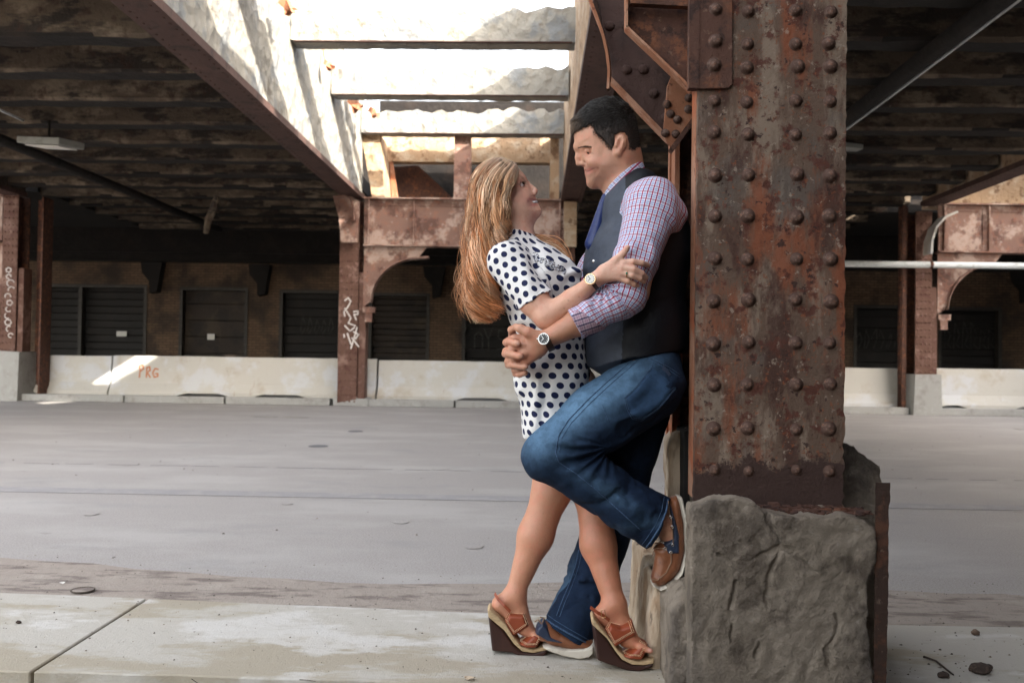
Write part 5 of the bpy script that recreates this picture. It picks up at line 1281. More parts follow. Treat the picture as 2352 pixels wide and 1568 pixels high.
# tie, waistcoat
tie = [c((1391, 452, 2.872, 9), (1384, 468, 2.866, 8), .004), c((1384, 470, 2.866, 9), (1362, 560, 2.858, 19), .004)]
solid('tie', Sdf(tie), .0025, tiem, man)
hemv = plane(1460, 820, YC, .2, 1)
vest = [c((1446, 505, YC, 60), (1460, 600, YC, 114), .04, sy=1.12), c((1460, 600, YC, 114), (1462, 760, YC, 112), .04, sy=1.12), c((1462, 760, YC, 112), (1456, 850, YC, 116), .03, sy=1.12, planes=[hemv]),
        c((1468, 440, YC-.04, 52), (1500, 500, YC-.06, 72), .03), c((1440, 478, YC, 60), (1520, 560, YC, 72), .04, sy=1.3)]
vest.append(c((1425, 780, 2.86, 72), (1402, 812, 2.83, 52), .03))
vest.append(c((1378, 400, YC, 30), (1352, 540, 2.84, 12), .012, mode='s'))
def vpost(P, d):
    x, y = pr(P); n1 = fbm(P, 7, 3, 61); d = d+.004*n1
    return d+.004*gauss(x, y, 1440, 720, 90, 90)*np.sin((x*.2+y)/16+n1*2.5)
vs_ = Sdf(vest, vpost)
def vcol(V):
    C0 = np.tile(np.array([.050, .060, .082]), (len(V), 1)); return lerpc(C0, (V[:, 0] > .262+.02*(V[:, 2]-1.2))*1.0, (.005, .006, .009))  # cloth front lifted for its sheen, satin back blackened further for its shadow
vo = solid('waistcoat', vs_, .0038, vestm, man, cols=vcol)
b = MB()
for x, y in ((1360, 600), (1357, 640)):
    h_ = hit(vs_, x+3, y)
    if h_: b.dome(h_, .006, (-.6, -.8, 0), .5, 12, 3)
b.build('buttons', steelm, vo)
# shoes
def shoe(up_poly, sole_poly, Yc, wd, label, navy, toe_dir):
    t = empty('boat_shoe', W(up_poly[0][0], up_poly[0][1], Yc), label, 'shoe', 'brown and navy boat shoes')
    solid('upper', Sdf([inflate(up_poly, Yc, .028, wd, .01)], lambda P, d: d+.0012*fbm(P, 30, 2, 4)), .003, leather, t)
    solid('sole', Sdf([inflate(sole_poly, Yc, .004, wd+.006, .004)]), .0028, solem, t)
    solid('collar_panel', Sdf([inflate(navy, Yc, .009, wd+.0035, .006)]), .0028, navyleather, t)
    return t
up1 = [(1537, 1141), (1553, 1137), (1562, 1150), (1570, 1200), (1572, 1262), (1562, 1305), (1540, 1334), (1514, 1344), (1498, 1336), (1494, 1322), (1500, 1300), (1504, 1272), (1500, 1258), (1514, 1244), (1538, 1228), (1538, 1190), (1534, 1160)]
so1 = [(1553, 1137), (1564, 1138), (1574, 1182), (1578, 1263), (1565, 1312), (1542, 1340), (1514, 1351), (1496, 1340), (1494, 1332), (1512, 1344), (1537, 1334), (1559, 1308), (1570, 1263), (1567, 1200)]
nv1 = [(1535, 1146), (1544, 1172), (1553, 1200), (1559, 1225), (1559, 1268), (1527, 1269), (1519, 1242), (1539, 1230), (1537, 1190), (1533, 1160)]
t1 = shoe(up1, so1, 2.79, .040, 'raised brown boat shoe with navy collar and white sole braced against the column base', nv1, 1)
def on(x, y, Y): return W(x, y, Y)
lacem = M('tan_lace', (.22, .13, .08), [], .7)
b = MB()
for pts in ([(1535, 1150), (1538, 1185), (1545, 1212)], [(1545, 1212), (1546, 1250)], [(1522, 1245), (1504, 1247)], [(1528, 1259), (1506, 1258)], [(1506, 1258), (1500, 1268), (1498, 1276)], [(1541, 1268), (1542, 1290), (1530, 1315), (1510, 1332), (1497, 1330)]):
    b.tube([on(x, y, 2.7445+(.006 if y > 1280 else 0)) for x, y in pts], .0015 if pts[0][1] < 1265 else .0019, 5)
b.build('lace', lacem, t1)
for x, y in ((1540, 1187), (1544, 1210), (1545, 1251), (1522, 1244), (1528, 1259), (1541, 1268)):
    b = MB(); b.tube([on(x, y, 2.7435)+Vector((.0038*math.cos(a), 0, .0038*math.sin(a))) for a in np.linspace(0, 2*math.pi, 13)], .0012, 5, False); b.build('eyelet', steelm, t1)
up2 = [(1236, 1462), (1233, 1440), (1244, 1424), (1268, 1430), (1290, 1446), (1340, 1458), (1362, 1470), (1361, 1492), (1310, 1490), (1262, 1478)]
so2 = [(1245, 1478), (1262, 1474), (1300, 1482), (1340, 1480), (1362, 1472), (1363, 1490), (1352, 1501), (1330, 1505), (1290, 1497), (1258, 1486)]
nv2 = [(1229, 1450), (1232, 1434), (1246, 1420), (1258, 1430), (1268, 1452), (1300, 1466), (1290, 1472), (1256, 1466)]
t2 = shoe(up2, so2, 2.865, .038, 'brown boat shoe flat on the pavement between the two wedge sandals', nv2, -1)
b = MB(); b.tube([on(x, y, 2.82) for x, y in ((1244, 1432), (1236, 1422), (1228, 1427))], .002, 5); b.tube([on(x, y, 2.82) for x, y in ((1246, 1430), (1250, 1418), (1240, 1416))], .002, 5); b.build('lace', lacem, t2)
wt = watch(None, steelm, W(1249, 778, 2.585), (-.30, -.93, .1), (-.87, .02, -.47), .0172, .0295, bdial, 'man’s steel watch with black dial and dark leather strap on the clasped forearm', wc=W(1257, 783, 2.655), strap_w=.010)
wt['label'] = 'steel watch with black dial and dark strap on the man\'s forearm'
# ================= the woman =================
woman = empty('person', W(1200, 1500, 2.88), 'woman with long wavy blonde hair in a white dress with navy dots, embracing the man', 'person')
YW_ = 2.90
whead = [(1176, 378), (1190, 387), (1200, 396), (1208, 406), (1212, 416), (1216, 425), (1222, 436), (1227, 447), (1229, 454), (1230, 460), (1229, 466), (1233, 473), (1235, 478), (1240, 484), (1238, 495), (1224, 510), (1200, 517), (1165, 510), (1125, 485), (1100, 450), (1098, 410), (1120, 380), (1150, 369)]
ww = lambda P: interp_w(P, YW_, [1095, 1130, 1170, 1200, 1225, 1242], [.068, .073, .070, .060, .046, .036], [360, 430, 480, 515], [1, 1, .90, .72])
head_w = [inflate(whead, YW_, .055, ww, .015),
    c((1213, 421, YW_, 3.6), (1229, 438, YW_, 7), .010), e((1227, 444, YW_-.010), (.009, .007, .008), .007), e((1227, 444, YW_+.010), (.009, .007, .008), .007),
    e((1205, 425, YW_-.043), (.0145, .0115, .012), .011, 's'), e((1205, 425, YW_+.043), (.0145, .0115, .012), .011, 's'),
    e((1196, 422, YW_-.0335), (.0128, .0095, .0115), .004), e((1199, 430, YW_-.034), (.0115, .0040, .0105), .005),
    e((1203, 456, YW_-.038), (.019, .017, .017), .018), e((1203, 456, YW_+.038), (.019, .017, .017), .018),
    c((1229, 457, YW_-.003, 4), (1214, 458, YW_-.028, 2.6), .006), c((1232, 470, YW_-.003, 4.4), (1216, 466, YW_-.026, 2.6), .006),
    c((1234, 463, YW_, 2.6), (1212, 461, YW_-.036, 1.8), .004, mode='s'),
    e((1232, 486, YW_), (.014, .012, .017), .016),
    e((1163, 470, YW_-.073), (.010, .017, .006), .005, rot=-20)]
neck_w = [c((1180, 490, YW_, 38), (1190, 555, YW_, 40), .03), c((1190, 555, YW_, 36), (1185, 580, YW_, 36), .02)]
core_w = [c((1186, 590, YW_, 42), (1228, 660, YW_, 62), .04, sy=1.35), c((1228, 660, YW_, 62), (1262, 755, YW_, 58), .04, sy=1.3), c((1262, 755, YW_, 58), (1272, 880, YW_, 72), .04, sy=1.3),
          c((1187, 582, YW_, 28), (1170, 598, 2.775, 27), .02), c((1187, 582, YW_, 28), (1180, 598, 3.03, 27), .02)]
arm_w = [c((1170, 598, 2.775, 32), (1226, 690, 2.715, 35), .02), c((1226, 690, 2.715, 35), (1258, 727, 2.69, 31), .015), c((1258, 727, 2.69, 30), (1316, 688, 2.665, 25), .014), c((1316, 688, 2.665, 25), (1369, 642, 2.63, 16.5), .014),
         c((1180, 595, 3.03, 34), (1290, 690, 3.10, 28), .02), c((1290, 690, 3.10, 28), (1400, 620, 3.12, 18), .02)]
hw = [c((1369, 642, 2.63, 16.5), (1386, 628, 2.622, 18), .010)]
for kn in ((1431, 604, 2.598, 9.2), (1430, 614, 2.592, 9.5), (1427, 626, 2.594, 9.2), (1421, 637, 2.600, 8.4)):
    hw.append(c((1388, 624+(kn[1]-604)*.35, 2.618, 13), kn, .012))
hw += finger([(1431, 604, 2.598, 9), (1454, 601, 2.588, 7.6), (1474, 604, 2.594, 6.8), (1488, 609, 2.612, 5.8)])
hw += finger([(1430, 614, 2.592, 9.3), (1456, 618, 2.580, 7.8), (1474, 628, 2.588, 7), (1484, 637, 2.605, 5.9)])
hw += finger([(1427, 626, 2.594, 9), (1452, 632, 2.582, 7.5), (1470, 640, 2.590, 6.7), (1479, 647, 2.606, 5.7)])
hw += finger([(1421, 637, 2.600, 8.2), (1442, 646, 2.592, 6.8), (1456, 653, 2.598, 6), (1465, 657, 2.610, 5.2)])
hw += [c((1392, 618, 2.612, 13), (1414, 599, 2.600, 10.5), .010)]+finger([(1414, 599, 2.600, 10.5), (1430, 584, 2.600, 8), (1441, 569, 2.606, 6.8)], .005)
legs_w = [c((1280, 890, 2.955, 62), (1268, 1125, 2.93, 42), .02), c((1268, 1125, 2.93, 42), (1230, 1230, 2.92, 38), .03), c((1230, 1230, 2.92, 38), (1183, 1362, 2.90, 20.5), .03),
          c((1310, 890, 2.90, 62), (1362, 1130, 2.905, 41), .02), c((1362, 1130, 2.905, 41), (1374, 1250, 2.86, 38), .03), c((1374, 1250, 2.86, 38), (1411, 1385, 2.79, 23), .03),
          # left-hand foot: heel, instep, toes
          c((1183, 1362, 2.90, 21), (1150, 1386, 2.90, 18), .018), c((1185, 1370, 2.90, 23), (1204, 1430, 2.895, 16), .02), c((1204, 1430, 2.895, 16), (1224, 1458, 2.89, 13), .012, sy=1.5),
          c((1150, 1388, 2.90, 16), (1200, 1442, 2.895, 13), .02, sy=1.3),
          # right-hand foot
          c((1411, 1385, 2.79, 23), (1385, 1410, 2.79, 19), .018), c((1412, 1392, 2.79, 25), (1440, 1452, 2.775, 18), .02), c((1440, 1452, 2.775, 18), (1466, 1486, 2.765, 14), .012, sy=1.5),
          c((1386, 1410, 2.79, 17), (1436, 1470, 2.775, 14), .02, sy=1.3)]
for k in range(5):
    dy = -.032+.015*k; L = [0, 4, 2, 1, 3][k]*1.2
    legs_w.append(c((1228, 1459, 2.89+dy*.9, 9), (1252-k*2.2, 1467, 2.885+dy, [5.6, 5.2, 5.4, 5.6, 7.5][k]), .003))
    legs_w.append(c((1470, 1485, 2.765+dy*.9, 10), (1494-k*2.2, 1494-(k == 4)*1, 2.76+dy, [5.8, 5.4, 5.6, 5.8, 8][k]), .003))
body_w = Sdf(head_w+neck_w+core_w+arm_w+hw+legs_w, lambda P, d: d+.0005*vnoise(P, 50, 13))
def wcols(V):
    x, y = pr(V); Yd = V[:, 1]
    C0 = np.tile(np.array([.64, .38, .28]), (len(V), 1)); face = (y < 520)*1.0
    C0 = lerpc(C0, gauss(x, y, 1203, 455, 17, 14)*face, (.68, .30, .23), .45)
    C0 = lerpc(C0, gauss(x, y, 1222, 458, 9, 2.6, 5)*(Yd < 2.93)*face, (.48, .13, .12), .9)
    C0 = lerpc(C0, gauss(x, y, 1226, 470, 9, 3.6, -10)*face, (.55, .18, .16), .9)
    C0 = lerpc(C0, gauss(x, y, 1213, 462, 2.5, 3)*face, (.30, .10, .08), .8)
    C0 = lerpc(C0, gauss(x, y, 1200, 426, 9, 1.7, 20)*(Yd < 2.9), (.045, .025, .02), .95)
    C0 = lerpc(C0, gauss(x, y, 1204, 419, 6, 1.7, 40)*(Yd < 2.9), (.05, .03, .02), .9)
    C0 = lerpc(C0, gauss(x, y, 1226, 449, 4, 2)*face, (.25, .09, .07), .7)
    C0 = lerpc(C0, gauss(x, y, 1200, 409, 11, 2.6, 42)*face*(Yd < 2.9), (.22, .13, .08), .8)
    C0 = lerpc(C0, np.clip((y-1000)/60, 0, 1), (.50, .225, .130), .9)
    C0 = lerpc(C0, ((x > 1320) & (y > 1000))*1.0, (.40, .145, .075), .6)  # right-hand leg: its reddish shade put into the skin colour
    arm = ((y > 640) & (y < 780))*1.0; C0 = lerpc(C0, arm, (.60, .32, .215), .8)
    for mx, my in ((1372, 0),): pass
    for mx, my in ((1316, 704), (1306, 690), (1296, 708), (1330, 682)): C0 = lerpc(C0, gauss(x, y, mx, my, 1.8)*arm, (.22, .10, .06), .7)
    hd = ((x > 1400) & (y > 560) & (y < 670))*1.0
    for nx, ny in ((1486, 609), (1482, 636), (1477, 646), (1463, 656)): C0 = lerpc(C0, gauss(x, y, nx, ny, 3.5)*hd, (.72, .50, .42), .6)
    for a0, b0 in ((1452, 610), (1450, 625), (1444, 639)): C0 = lerpc(C0, gauss(x, y, a0, b0, 18, 1.5, 14)*hd, (.30, .11, .07), .5)
    for a0, b0 in ((1455, 603), (1456, 619), (1452, 633)): C0 = lerpc(C0, gauss(x, y, a0, b0, 4, 3)*hd, (.66, .27, .18), .5)
    for nx, ny in ((1250, 1466), (1493, 1492)): C0 = lerpc(C0, gauss(x, y, nx, ny, 5, 5), (.75, .45, .42), .6)
    return C0
solid('body', body_w, .003, skinm, woman, cols=wcols)
eye(woman, (1197, 424, YW_-.0325), (.75, -.5, .45), .0107); eye(woman, (1197, 424, YW_+.0325), (.75, .5, .45), .0112)
b = MB(); b.tube([W(1233, 463.5, YW_-.004), W(1227, 464, YW_-.018), W(1218, 463, YW_-.027)], [.0036, .0034, .0022], 8); b.build('teeth', whitem, woman, smooth=True)
b = MB()
for i in range(9):
    t = i/8; a = W(1191+15*t, 420-1+3.0*math.sin(t*2.6)*-1+t*-2+4, YW_-.0465+.006*t); b.tube([a, a+Vector((.003+.003*t, -.004, .0045))], [.0007, .0003], 4)
b.build('eyelashes', irism, woman)
# dress
wcut = plane(1290, 1002, YW_, .05, 1)
dr = [c((1186, 566, YW_, 45), (1226, 645, YW_, 86), .03, sy=1.25), c((1226, 645, YW_, 86), (1262, 752, YW_, 73), .04, sy=1.2), c((1262, 752, YW_, 73), (1267, 868, YW_-.005, 84), .04, sy=1.3),
      c((1267, 868, YW_-.005, 84), (1288, 1030, YW_, 80), .03, sy=1.15, planes=[wcut]), e((1290, 640, YW_-.055), (.062, .052, .055), .04), e((1290, 640, YW_+.055), (.062, .052, .055), .04),
      c((1186, 574, YW_-.01, 42), (1166, 600, 2.785, 44), .03), c((1186, 574, YW_, 42), (1180, 600, 3.03, 42), .03),
      c((1163, 602, 2.78, 43), (1235, 698, 2.712, 45), .02, planes=[plane(1229, 691, 2.72, .50, .86)]), c((1190, 640, 2.75, 28), (1250, 722, 2.70, 39), .003, mode='s'),
      c((1188, 480, YW_, 30), (1200, 528, YW_, 35), .004, mode='s')]
dr = dr[:8]+[dr[10], dr[8], dr[9]]
def dpost(P, d):
    x, y = pr(P); n1 = fbm(P, 9, 3, 71); d = d+.0025*n1
    w1 = gauss(x, y, 1220, 735, 60, 40); d = d+.0075*w1*np.sin((x*.25+y*.95)/8+n1*3)
    w2 = gauss(x, y, 1230, 620, 26, 70, -10); d = d+.0075*w2*np.sin((x*.9-y*.35)/10+n1*2)
    w3 = gauss(x, y, 1215, 920, 40, 90); d = d+.0065*w3*np.sin((x*.95+y*.2)/9+n1*2.5)
    w4 = gauss(x, y, 1320, 625, 30, 24); d = d+.006*w4*np.sin((x*.5+y*.8)/6+n1*2)
    return d
dress = Sdf(dr, dpost)
def dpat(V):
    x, y = pr(V); A = arm_pat([((1163, 596, 2.78), (1235, 698, 2.712), .062)])(V)
    a, b_ = J((1163, 596, 2.78)), J((1240, 704, 2.712)); ba = b_-a; t = np.clip((V-a)@ba/(ba@ba), 0, 1); dist = np.linalg.norm(V-a-t[:, None]*ba, axis=1)
    # spine polyline for the trunk
    zs = [J((1188, 560, YW_)), J((1226, 645, YW_)), J((1262, 752, YW_)), J((1267, 868, YW_)), J((1288, 1010, YW_))]; zz = np.array([p[2] for p in zs])[::-1]; xx = np.array([p[0] for p in zs])[::-1]
    cx = np.interp(V[:, 2], zz, xx); ang = np.arctan2(V[:, 0]-cx, -(V[:, 1]-YW_)/1.15)
    T = np.stack([ang*.112, V[:, 2]], 1); far = V[:, 1] > YW_; 
    out = np.where((dist < .071)[:, None] & (V[:, 1] < 2.80)[:, None], A+3.0, T); return out
dm, nt, bs_, co = newmat('polka_dot_crepe', .75, 0, .25)
u, v = pat_xyz(nt); pp_ = .0345
U = mth(nt, 'DIVIDE', u, pp_); V_ = mth(nt, 'DIVIDE', v, pp_*.86); row = mth(nt, 'FLOOR', V_)
U2 = mth(nt, 'ADD', U, mth(nt, 'MULTIPLY', mth(nt, 'MODULO', mth(nt, 'ABSOLUTE', row), 2.0), .5))
fu = mth(nt, 'SUBTRACT', mth(nt, 'FRACT', U2), .5); fv = mth(nt, 'MULTIPLY', mth(nt, 'SUBTRACT', mth(nt, 'FRACT', V_), .5), .86)
dd = mth(nt, 'SQRT', mth(nt, 'ADD', mth(nt, 'MULTIPLY', fu, fu), mth(nt, 'MULTIPLY', fv, fv)))
dot = rng(nt, dd, .275, .305, 1, 0)
nt.links.new(mix(nt, dot, (.74, .72, .70), (.009, .014, .055)), bs_.inputs['Base Color'])
bn = nt.nodes.new('ShaderNodeBump'); bn.inputs['Distance'].default_value = .003; nt.links.new(noise(nt, co, 28, 4, .5, None, 1.0), bn.inputs['Height']); nt.links.new(bn.outputs[0], bs_.inputs['Normal'])
solid('dress', dress, .0032, dm, woman, pat=dpat)
# necklace
b = MB(); R_ = random.Random(9); gems = M('clear_crystal', (.55, .55, .58), [((.1, .1, .12), 200, .45, .6, .7)], .15, metal=.6)
for i in range(110):
    t = R_.random(); x = 1226+72*t+R_.uniform(-6, 6); y = 588+36*t+R_.uniform(-9, 9)*(1-.3*t); h_ = hit(dress, x, y)
    if h_: b.dome(h_, R_.uniform(.0022, .0042), (R_.uniform(-.5, .5), -1, R_.uniform(-.3, .6)), 1, 6, 2)
tag(b.build('necklace', gems), 'chunky crystal statement necklace on the front of the dotted dress', 'necklace')
# ---- hair ----
hv_poly = [(1186, 374), (1170, 368), (1150, 364), (1122, 372), (1100, 394), (1086, 430), (1078, 490), (1074, 560), (1070, 640), (1082, 700), (1100, 728), (1128, 722), (1134, 690), (1128, 640), (1128, 590), (1146, 548), (1160, 515), (1160, 480), (1166, 448), (1178, 420), (1188, 396)]
ywf = lambda P: interp_w(P, YW_, [1050, 1190], [.082, .080], [360, 400, 500, 600, 740], [.80, 1.0, 1.05, 1.25, 1.1])
def hcw(V): return np.array([.07, .032, .014])[None]*(1+.5*vnoise(V, 60, 2)[:, None])
solid('hair', Sdf([inflate(hv_poly, YW_, .05, ywf, .01, grow=-.002)], lambda P, d: d+.004*fbm(P*np.array([1, 1, .25]), 60, 2, 3)), .005, hairm, woman, cols=hcw)
G = [[(1136, 361), (1102, 384), (1083, 428), (1077, 500), (1076, 570), (1078, 640), (1086, 700), (1104, 738)],
     [(1152, 362), (1118, 392), (1098, 448), (1090, 520), (1086, 590), (1084, 660), (1092, 712), (1112, 742)],
     [(1166, 367), (1138, 398), (1118, 450), (1108, 520), (1100, 590), (1097, 660), (1104, 708), (1126, 738)],
     [(1178, 373), (1158, 404), (1142, 450), (1130, 515), (1120, 585), (1115, 650), (1122, 700), (1142, 722)],
     [(1185, 381), (1172, 412), (1156, 458), (1148, 512), (1136, 560), (1126, 620), (1128, 668), (1146, 700)],
     [(1190, 390), (1184, 415), (1168, 448), (1162, 490), (1160, 520), (1142, 556), (1124, 600), (1128, 640)]]
G = np.array(G, float); K = 26
def crom(P_, t):
    n = len(P_)-1; i = min(int(t*n), n-1); f = t*n-i; p0, p1, p2, p3 = P_[max(i-1, 0)], P_[i], P_[i+1], P_[min(i+2, n)]
    return .5*((2*p1)+(-p0+p2)*f+(2*p0-5*p1+4*p2-p3)*f*f+(-p0+3*p1-3*p2+p3)*f**3)
GS = np.array([[crom(g, t) for t in np.linspace(0, 1, K)] for g in G])
def pick(a):
    i = min(int(a*5), 4); f = a*5-i; return GS[i]*(1-f)+GS[i+1]*f
def world_arr(xy, Y):
    d = (np.array(fwd)[None]*F_PX+np.outer(xy[:, 0]-1176, np.array(rt))+np.outer(784-xy[:, 1], np.array(up)))
    return np.array(CAMP)[None]+d*(Y/d[:, 1])[:, None]
rs = np.random.RandomState(4); paths = []; rads = []; cols = []
T = np.linspace(0, 1, K)
pal = np.array([[.48, .27, .14], [.68, .47, .31], [.40, .16, .065], [.16, .07, .033], [.60, .28, .13]])
for lk in range(330):
    side_ = -1 if lk < 250 else 1
    a = rs.rand() if lk % 4 else rs.rand()*.25; ph = a*3+rs.randn()*1.9; fq = rs.uniform(2.5, 3.5); lay = rs.uniform(.82, 1.14); amp = rs.uniform(9, 16)*(.5+.5*min(1, a*3)); ph = a*5+rs.randn()*1.0; col = pal[rs.choice(5, p=[.28, .2, .22, .14, .16])]; Lk = rs.uniform(.80, 1.0); lsh = rs.choice([.5, .8, 1., 1.2, 1.5])
    hwid = np.interp(T, [0, .06, .2, .45, .7, 1], [.022, .050, .083, .092, .100, .080])*(math.sqrt(max(0, 1-(1-min((a+.04)/.38, 1))**2)))
    for s_ in range(18):
        aa = np.clip(a+rs.randn()*.015, 0, 1); xy = pick(aa).copy()
        TT = T*Lk*rs.uniform(.93, 1.04); xy = np.stack([np.interp(TT, T, xy[:, 0]), np.interp(TT, T, xy[:, 1])], 1)
        wv = np.clip((T-.12)*1.7, 0, 1)*amp*(.75+.75*T); j = rs.randn()*.22
        xy[:, 0] += wv*np.sin(fq*6.28*T+ph+j)+rs.randn()*1.6*(1-T*.4); xy[:, 1] += rs.randn()*1.5*T
        xy[:, 0] += np.cumsum(rs.randn(K))*.22
        hr = rs.uniform(0, 5.5)*np.clip(T*2.2, 0, 1)*np.clip((1.06-T)*4, .25, 1); hth = rs.rand()*6.28; xy[:, 0] += hr*np.cos(hth+fq*6.28*T); xy[:, 1] += hr*.3*np.sin(hth+fq*6.28*T); hY = side_*hr*.0012*np.sin(hth+fq*6.28*T)
        Yv = YW_+hY+side_*(hwid*lay+rs.randn()*.003)+side_*wv*.0013*np.cos(fq*6.28*T+ph+j)
        fly = rs.rand() < .05
        if fly:
            g_ = np.cumsum(rs.randn(K)*.9)+np.clip(T-.3, 0, 1)*rs.uniform(-45, 10); xy[:, 0] += g_; xy[:, 1] -= rs.uniform(0, 6)*np.sin(T*3)
        p = world_arr(xy, Yv); paths.append(p); r0 = rs.uniform(.0007, .0013)*(.45 if fly else 1); rads.append(r0*np.interp(T, [0, .1, .8, 1], [.7, 1, .9, .25]))
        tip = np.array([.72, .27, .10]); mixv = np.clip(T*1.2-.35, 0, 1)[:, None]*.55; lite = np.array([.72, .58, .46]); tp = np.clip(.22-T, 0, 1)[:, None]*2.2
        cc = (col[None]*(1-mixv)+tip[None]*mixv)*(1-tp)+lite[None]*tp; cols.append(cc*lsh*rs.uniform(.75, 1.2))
# lock over the far shoulder
F2 = np.array([[(1178, 500), (1205, 540), (1232, 556), (1262, 570), (1288, 590), (1304, 612), (1312, 628)], [(1185, 505), (1214, 545), (1250, 553), (1282, 562), (1302, 580), (1314, 604), (1312, 640)]], float)
FS = np.array([[crom(g, t) for t in T] for g in F2])
for i in range(330):
    a = rs.rand(); xy = FS[0]*(1-a)+FS[1]*a; ph = rs.randint(0, 9)*.7; xy = xy.copy(); xy[:, 1] += 4*np.sin(T*11+ph)*T+rs.randn()*1.3; xy[:, 0] += np.cumsum(rs.randn(K))*.25
    if rs.rand() < .12: xy[:, 1] -= rs.uniform(0, 16)*np.sin(T*3.1)
    Yv = YW_+.05-.06*T*rs.uniform(.7, 1.2)-.035*np.sin(T*3)+rs.randn()*.006
    paths.append(world_arr(xy, Yv)); rads.append(.0012*np.interp(T, [0, .1, .8, 1], [.7, 1, .9, .25])); cols.append(pal[rs.choice(5, p=[.3, .3, .2, .05, .15])][None]*np.ones((K, 1))*rs.uniform(.7, 1.25))
# wispy strands along the crown, face and down the back
for i in range(90):
    a = rs.rand()*.6; xy = pick(a).copy(); off = rs.uniform(2, 9); xy[:, 0] -= off*np.sin(T*3.14*rs.uniform(.6, 1.6)+rs.rand()); xy[:, 1] -= off*.8*np.cos(T*2); xy[:, 0] += np.cumsum(rs.randn(K))*.8-T*T*rs.uniform(-5, 26)
    paths.append(world_arr(xy, YW_+rs.uniform(-.07, .05)*np.ones(K))); rads.append(np.full(K, .00045)); cols.append(np.array([.62, .45, .28])[None]*np.ones((K, 1)))
tubes('hair', np.array(paths), np.array(rads), np.array(cols), hairm, woman, 3)
# watch and ring
watch(None, goldm, W(1356, 641, 2.580), (-.28, -.95, .12), (.74, -.06, .66), .0165, .0225, creamm, 'small gold watch with cream dial on the woman\'s wrist', wc=W(1360, 648, 2.634), strap_w=.0075)
rc = W(1441, 629, 2.586); b = MB()
b.tube([rc+Vector((.30*.0095*math.cos(a), .0098*math.cos(a), 0))*1+Vector((-.12, 0, .0)).lerp(Vector((0, 0, 0)), 1)+Vector((.002*math.sin(a), 0, .0102*math.sin(a))) for a in np.linspace(0, 2*math.pi, 21)], .0012, 6, False)
t = tag(b.build('ring', goldm), 'ring with a small green stone on the woman\'s finger', 'ring')
gm = MB(); gm.dome(rc+Vector((-.003, -.0105, .001)), .0032, (-.2, -1, 0), .6, 6, 2); gm.build('stone', M('green_gem', (.02, .16, .08), [], .1), t)
# ---- wedge sandals ----
def sandal(wedge, corkp, bands, strap, Yc, wd, label, buckle=None):
    t = empty('wedge_sandal', W(wedge[1][0], wedge[1][1], Yc), label, 'sandal', 'tan wedge sandals')
    solid('wedge_heel', Sdf([inflate(wedge, Yc, .006, wd, .004)]), .003, wedgem, t)
    solid('jute_band', Sdf([inflate(corkp, Yc, .004, wd+.003, .003)]), .0025, corkm, t)
    for bd, w_ in bands:
        o = solid('strap_band', Sdf([inflate(bd, Yc-.002, .012, w_, .005)]), .0028, orangeleather, t)
        b = MB(); n = len(bd); cx = sum(p[0] for p in bd)/n; cy = sum(p[1] for p in bd)/n
        sdb = Sdf([inflate(bd, Yc-.002, .012, w_, .005)])
        for i in range(n):
            if i == 0 and False: continue
            x0, y0 = bd[i]; x1, y1 = bd[(i+1) % n]; m_ = max(2, int(math.hypot(x1-x0, y1-y0)/3.8))
            for k in range(m_):
                for ins in (.88, .76):
                    x = x0+(x1-x0)*k/m_; y = y0+(y1-y0)*k/m_; h_ = hit(sdb, cx+(x-cx)*ins, cy+(y-cy)*ins)
                    if h_: b.dome(h_, .0017, (0, -1, .1), .8, 5, 2)
        b.build('studs', M('brass_stud', (.85, .62, .40), [], .3, metal=1) if 'brass_stud' not in MATS else MATS['brass_stud'], o)
    b = MB()
    P_ = [W(x, y, Yy) for x, y, Yy in strap]; vs = []; fs = []
    for p in P_: vs += [p+Vector((.002, 0, .0045)), p+Vector((-.002, 0, -.0045)), p+Vector((-.002, .002, -.0045)), p+Vector((.002, .002, .0045))]
    for i in range(len(P_)-1):
        for k in range(4): fs.append((i*4+k, i*4+(k+1) % 4, (i+1)*4+(k+1) % 4, (i+1)*4+k))
    b.add(vs, fs); b.build('ankle_strap', orangeleather, t)
    if buckle:
        b = MB(); p = W(*buckle); b.tube([p+Vector(v) for v in ((-.006, 0, .010), (.005, 0, .012), (.008, 0, -.010), (-.003, 0, -.011), (-.006, 0, .010))], .0012, 6); b.build('buckle', goldm, t)
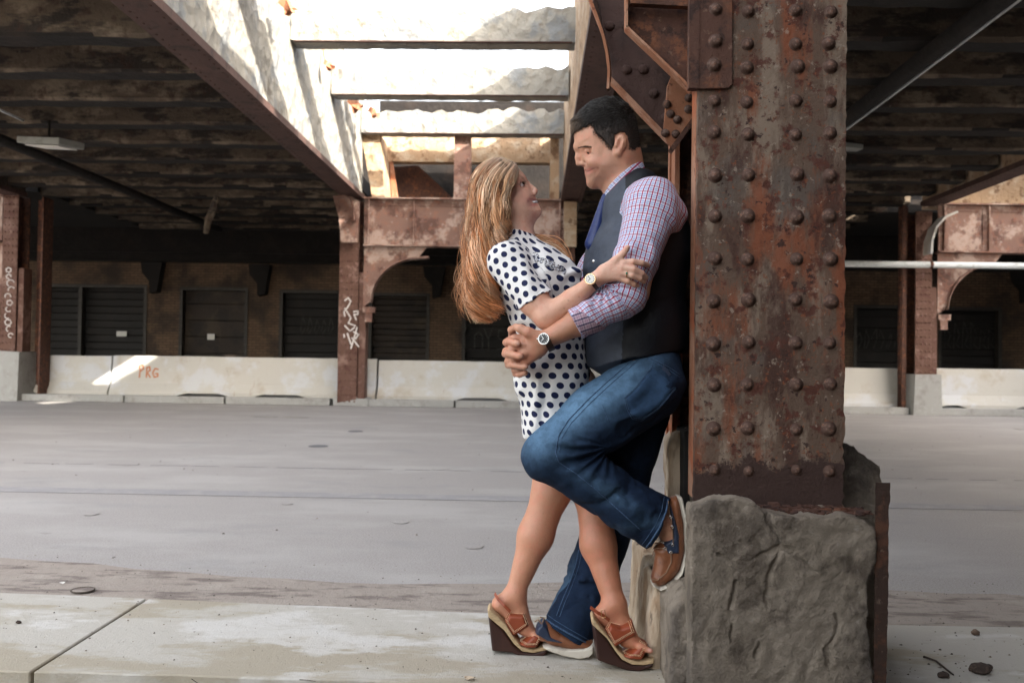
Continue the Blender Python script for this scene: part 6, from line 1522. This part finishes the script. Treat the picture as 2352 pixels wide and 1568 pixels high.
wedgeL = [(1120, 1396), (1130, 1488), (1150, 1490), (1175, 1492), (1196, 1502), (1224, 1507), (1249, 1503), (1257, 1492), (1257, 1480), (1226, 1489), (1199, 1486), (1180, 1470), (1158, 1438), (1124, 1406)]
corkL = [(1120, 1393), (1126, 1388), (1149, 1409), (1168, 1429), (1184, 1455), (1199, 1474), (1226, 1480), (1257, 1473), (1257, 1485), (1226, 1492), (1199, 1488), (1180, 1471), (1158, 1440), (1122, 1410)]
b1L = [(1168, 1401), (1206, 1403), (1217, 1432), (1196, 1446), (1180, 1456), (1168, 1438), (1158, 1420)]
b2L = [(1226, 1444), (1247, 1452), (1241, 1468), (1234, 1481), (1210, 1482), (1188, 1471), (1210, 1458)]
sandal(wedgeL, corkL, [(b1L, .043), (b2L, .050)], [(1136, 1362, 2.895), (1143, 1374, 2.865), (1158, 1390, 2.852), (1172, 1404, 2.852)], 2.895, .038, 'tan wedge sandal with studded straps, left of the boat shoe on the pavement')
sx = lambda P, dx, dy, s_=1.04: [(dx+x*s_, dy+y*s_) for x, y in P]
wedgeR = [(1357, 1415), (1369, 1508), (1395, 1518), (1415, 1524), (1437, 1532), (1466, 1535), (1494, 1525), (1501, 1514), (1500, 1508), (1475, 1516), (1448, 1514), (1425, 1503), (1410, 1484), (1391, 1455), (1360, 1424)]
corkR = [(1356, 1412), (1361, 1407), (1379, 1431), (1402, 1458), (1418, 1481), (1437, 1499), (1467, 1506), (1500, 1501), (1500, 1514), (1475, 1519), (1448, 1517), (1425, 1506), (1410, 1487), (1391, 1458), (1358, 1427)]
b1R = [(1398, 1423), (1424, 1430), (1451, 1420), (1461, 1451), (1434, 1466), (1409, 1481), (1398, 1460), (1388, 1441)]
b2R = [(1468, 1465), (1487, 1476), (1481, 1492), (1472, 1508), (1443, 1506), (1423, 1497), (1448, 1484)]
sandal(wedgeR, corkR, [(b1R, .045), (b2R, .051)], [(1356, 1394, 2.735), (1372, 1406, 2.732), (1386, 1413, 2.735), (1400, 1424, 2.740)], 2.775, .040, 'tan wedge sandal with studded straps and a gold buckle, nearest the column base', (1385, 1409, 2.730))
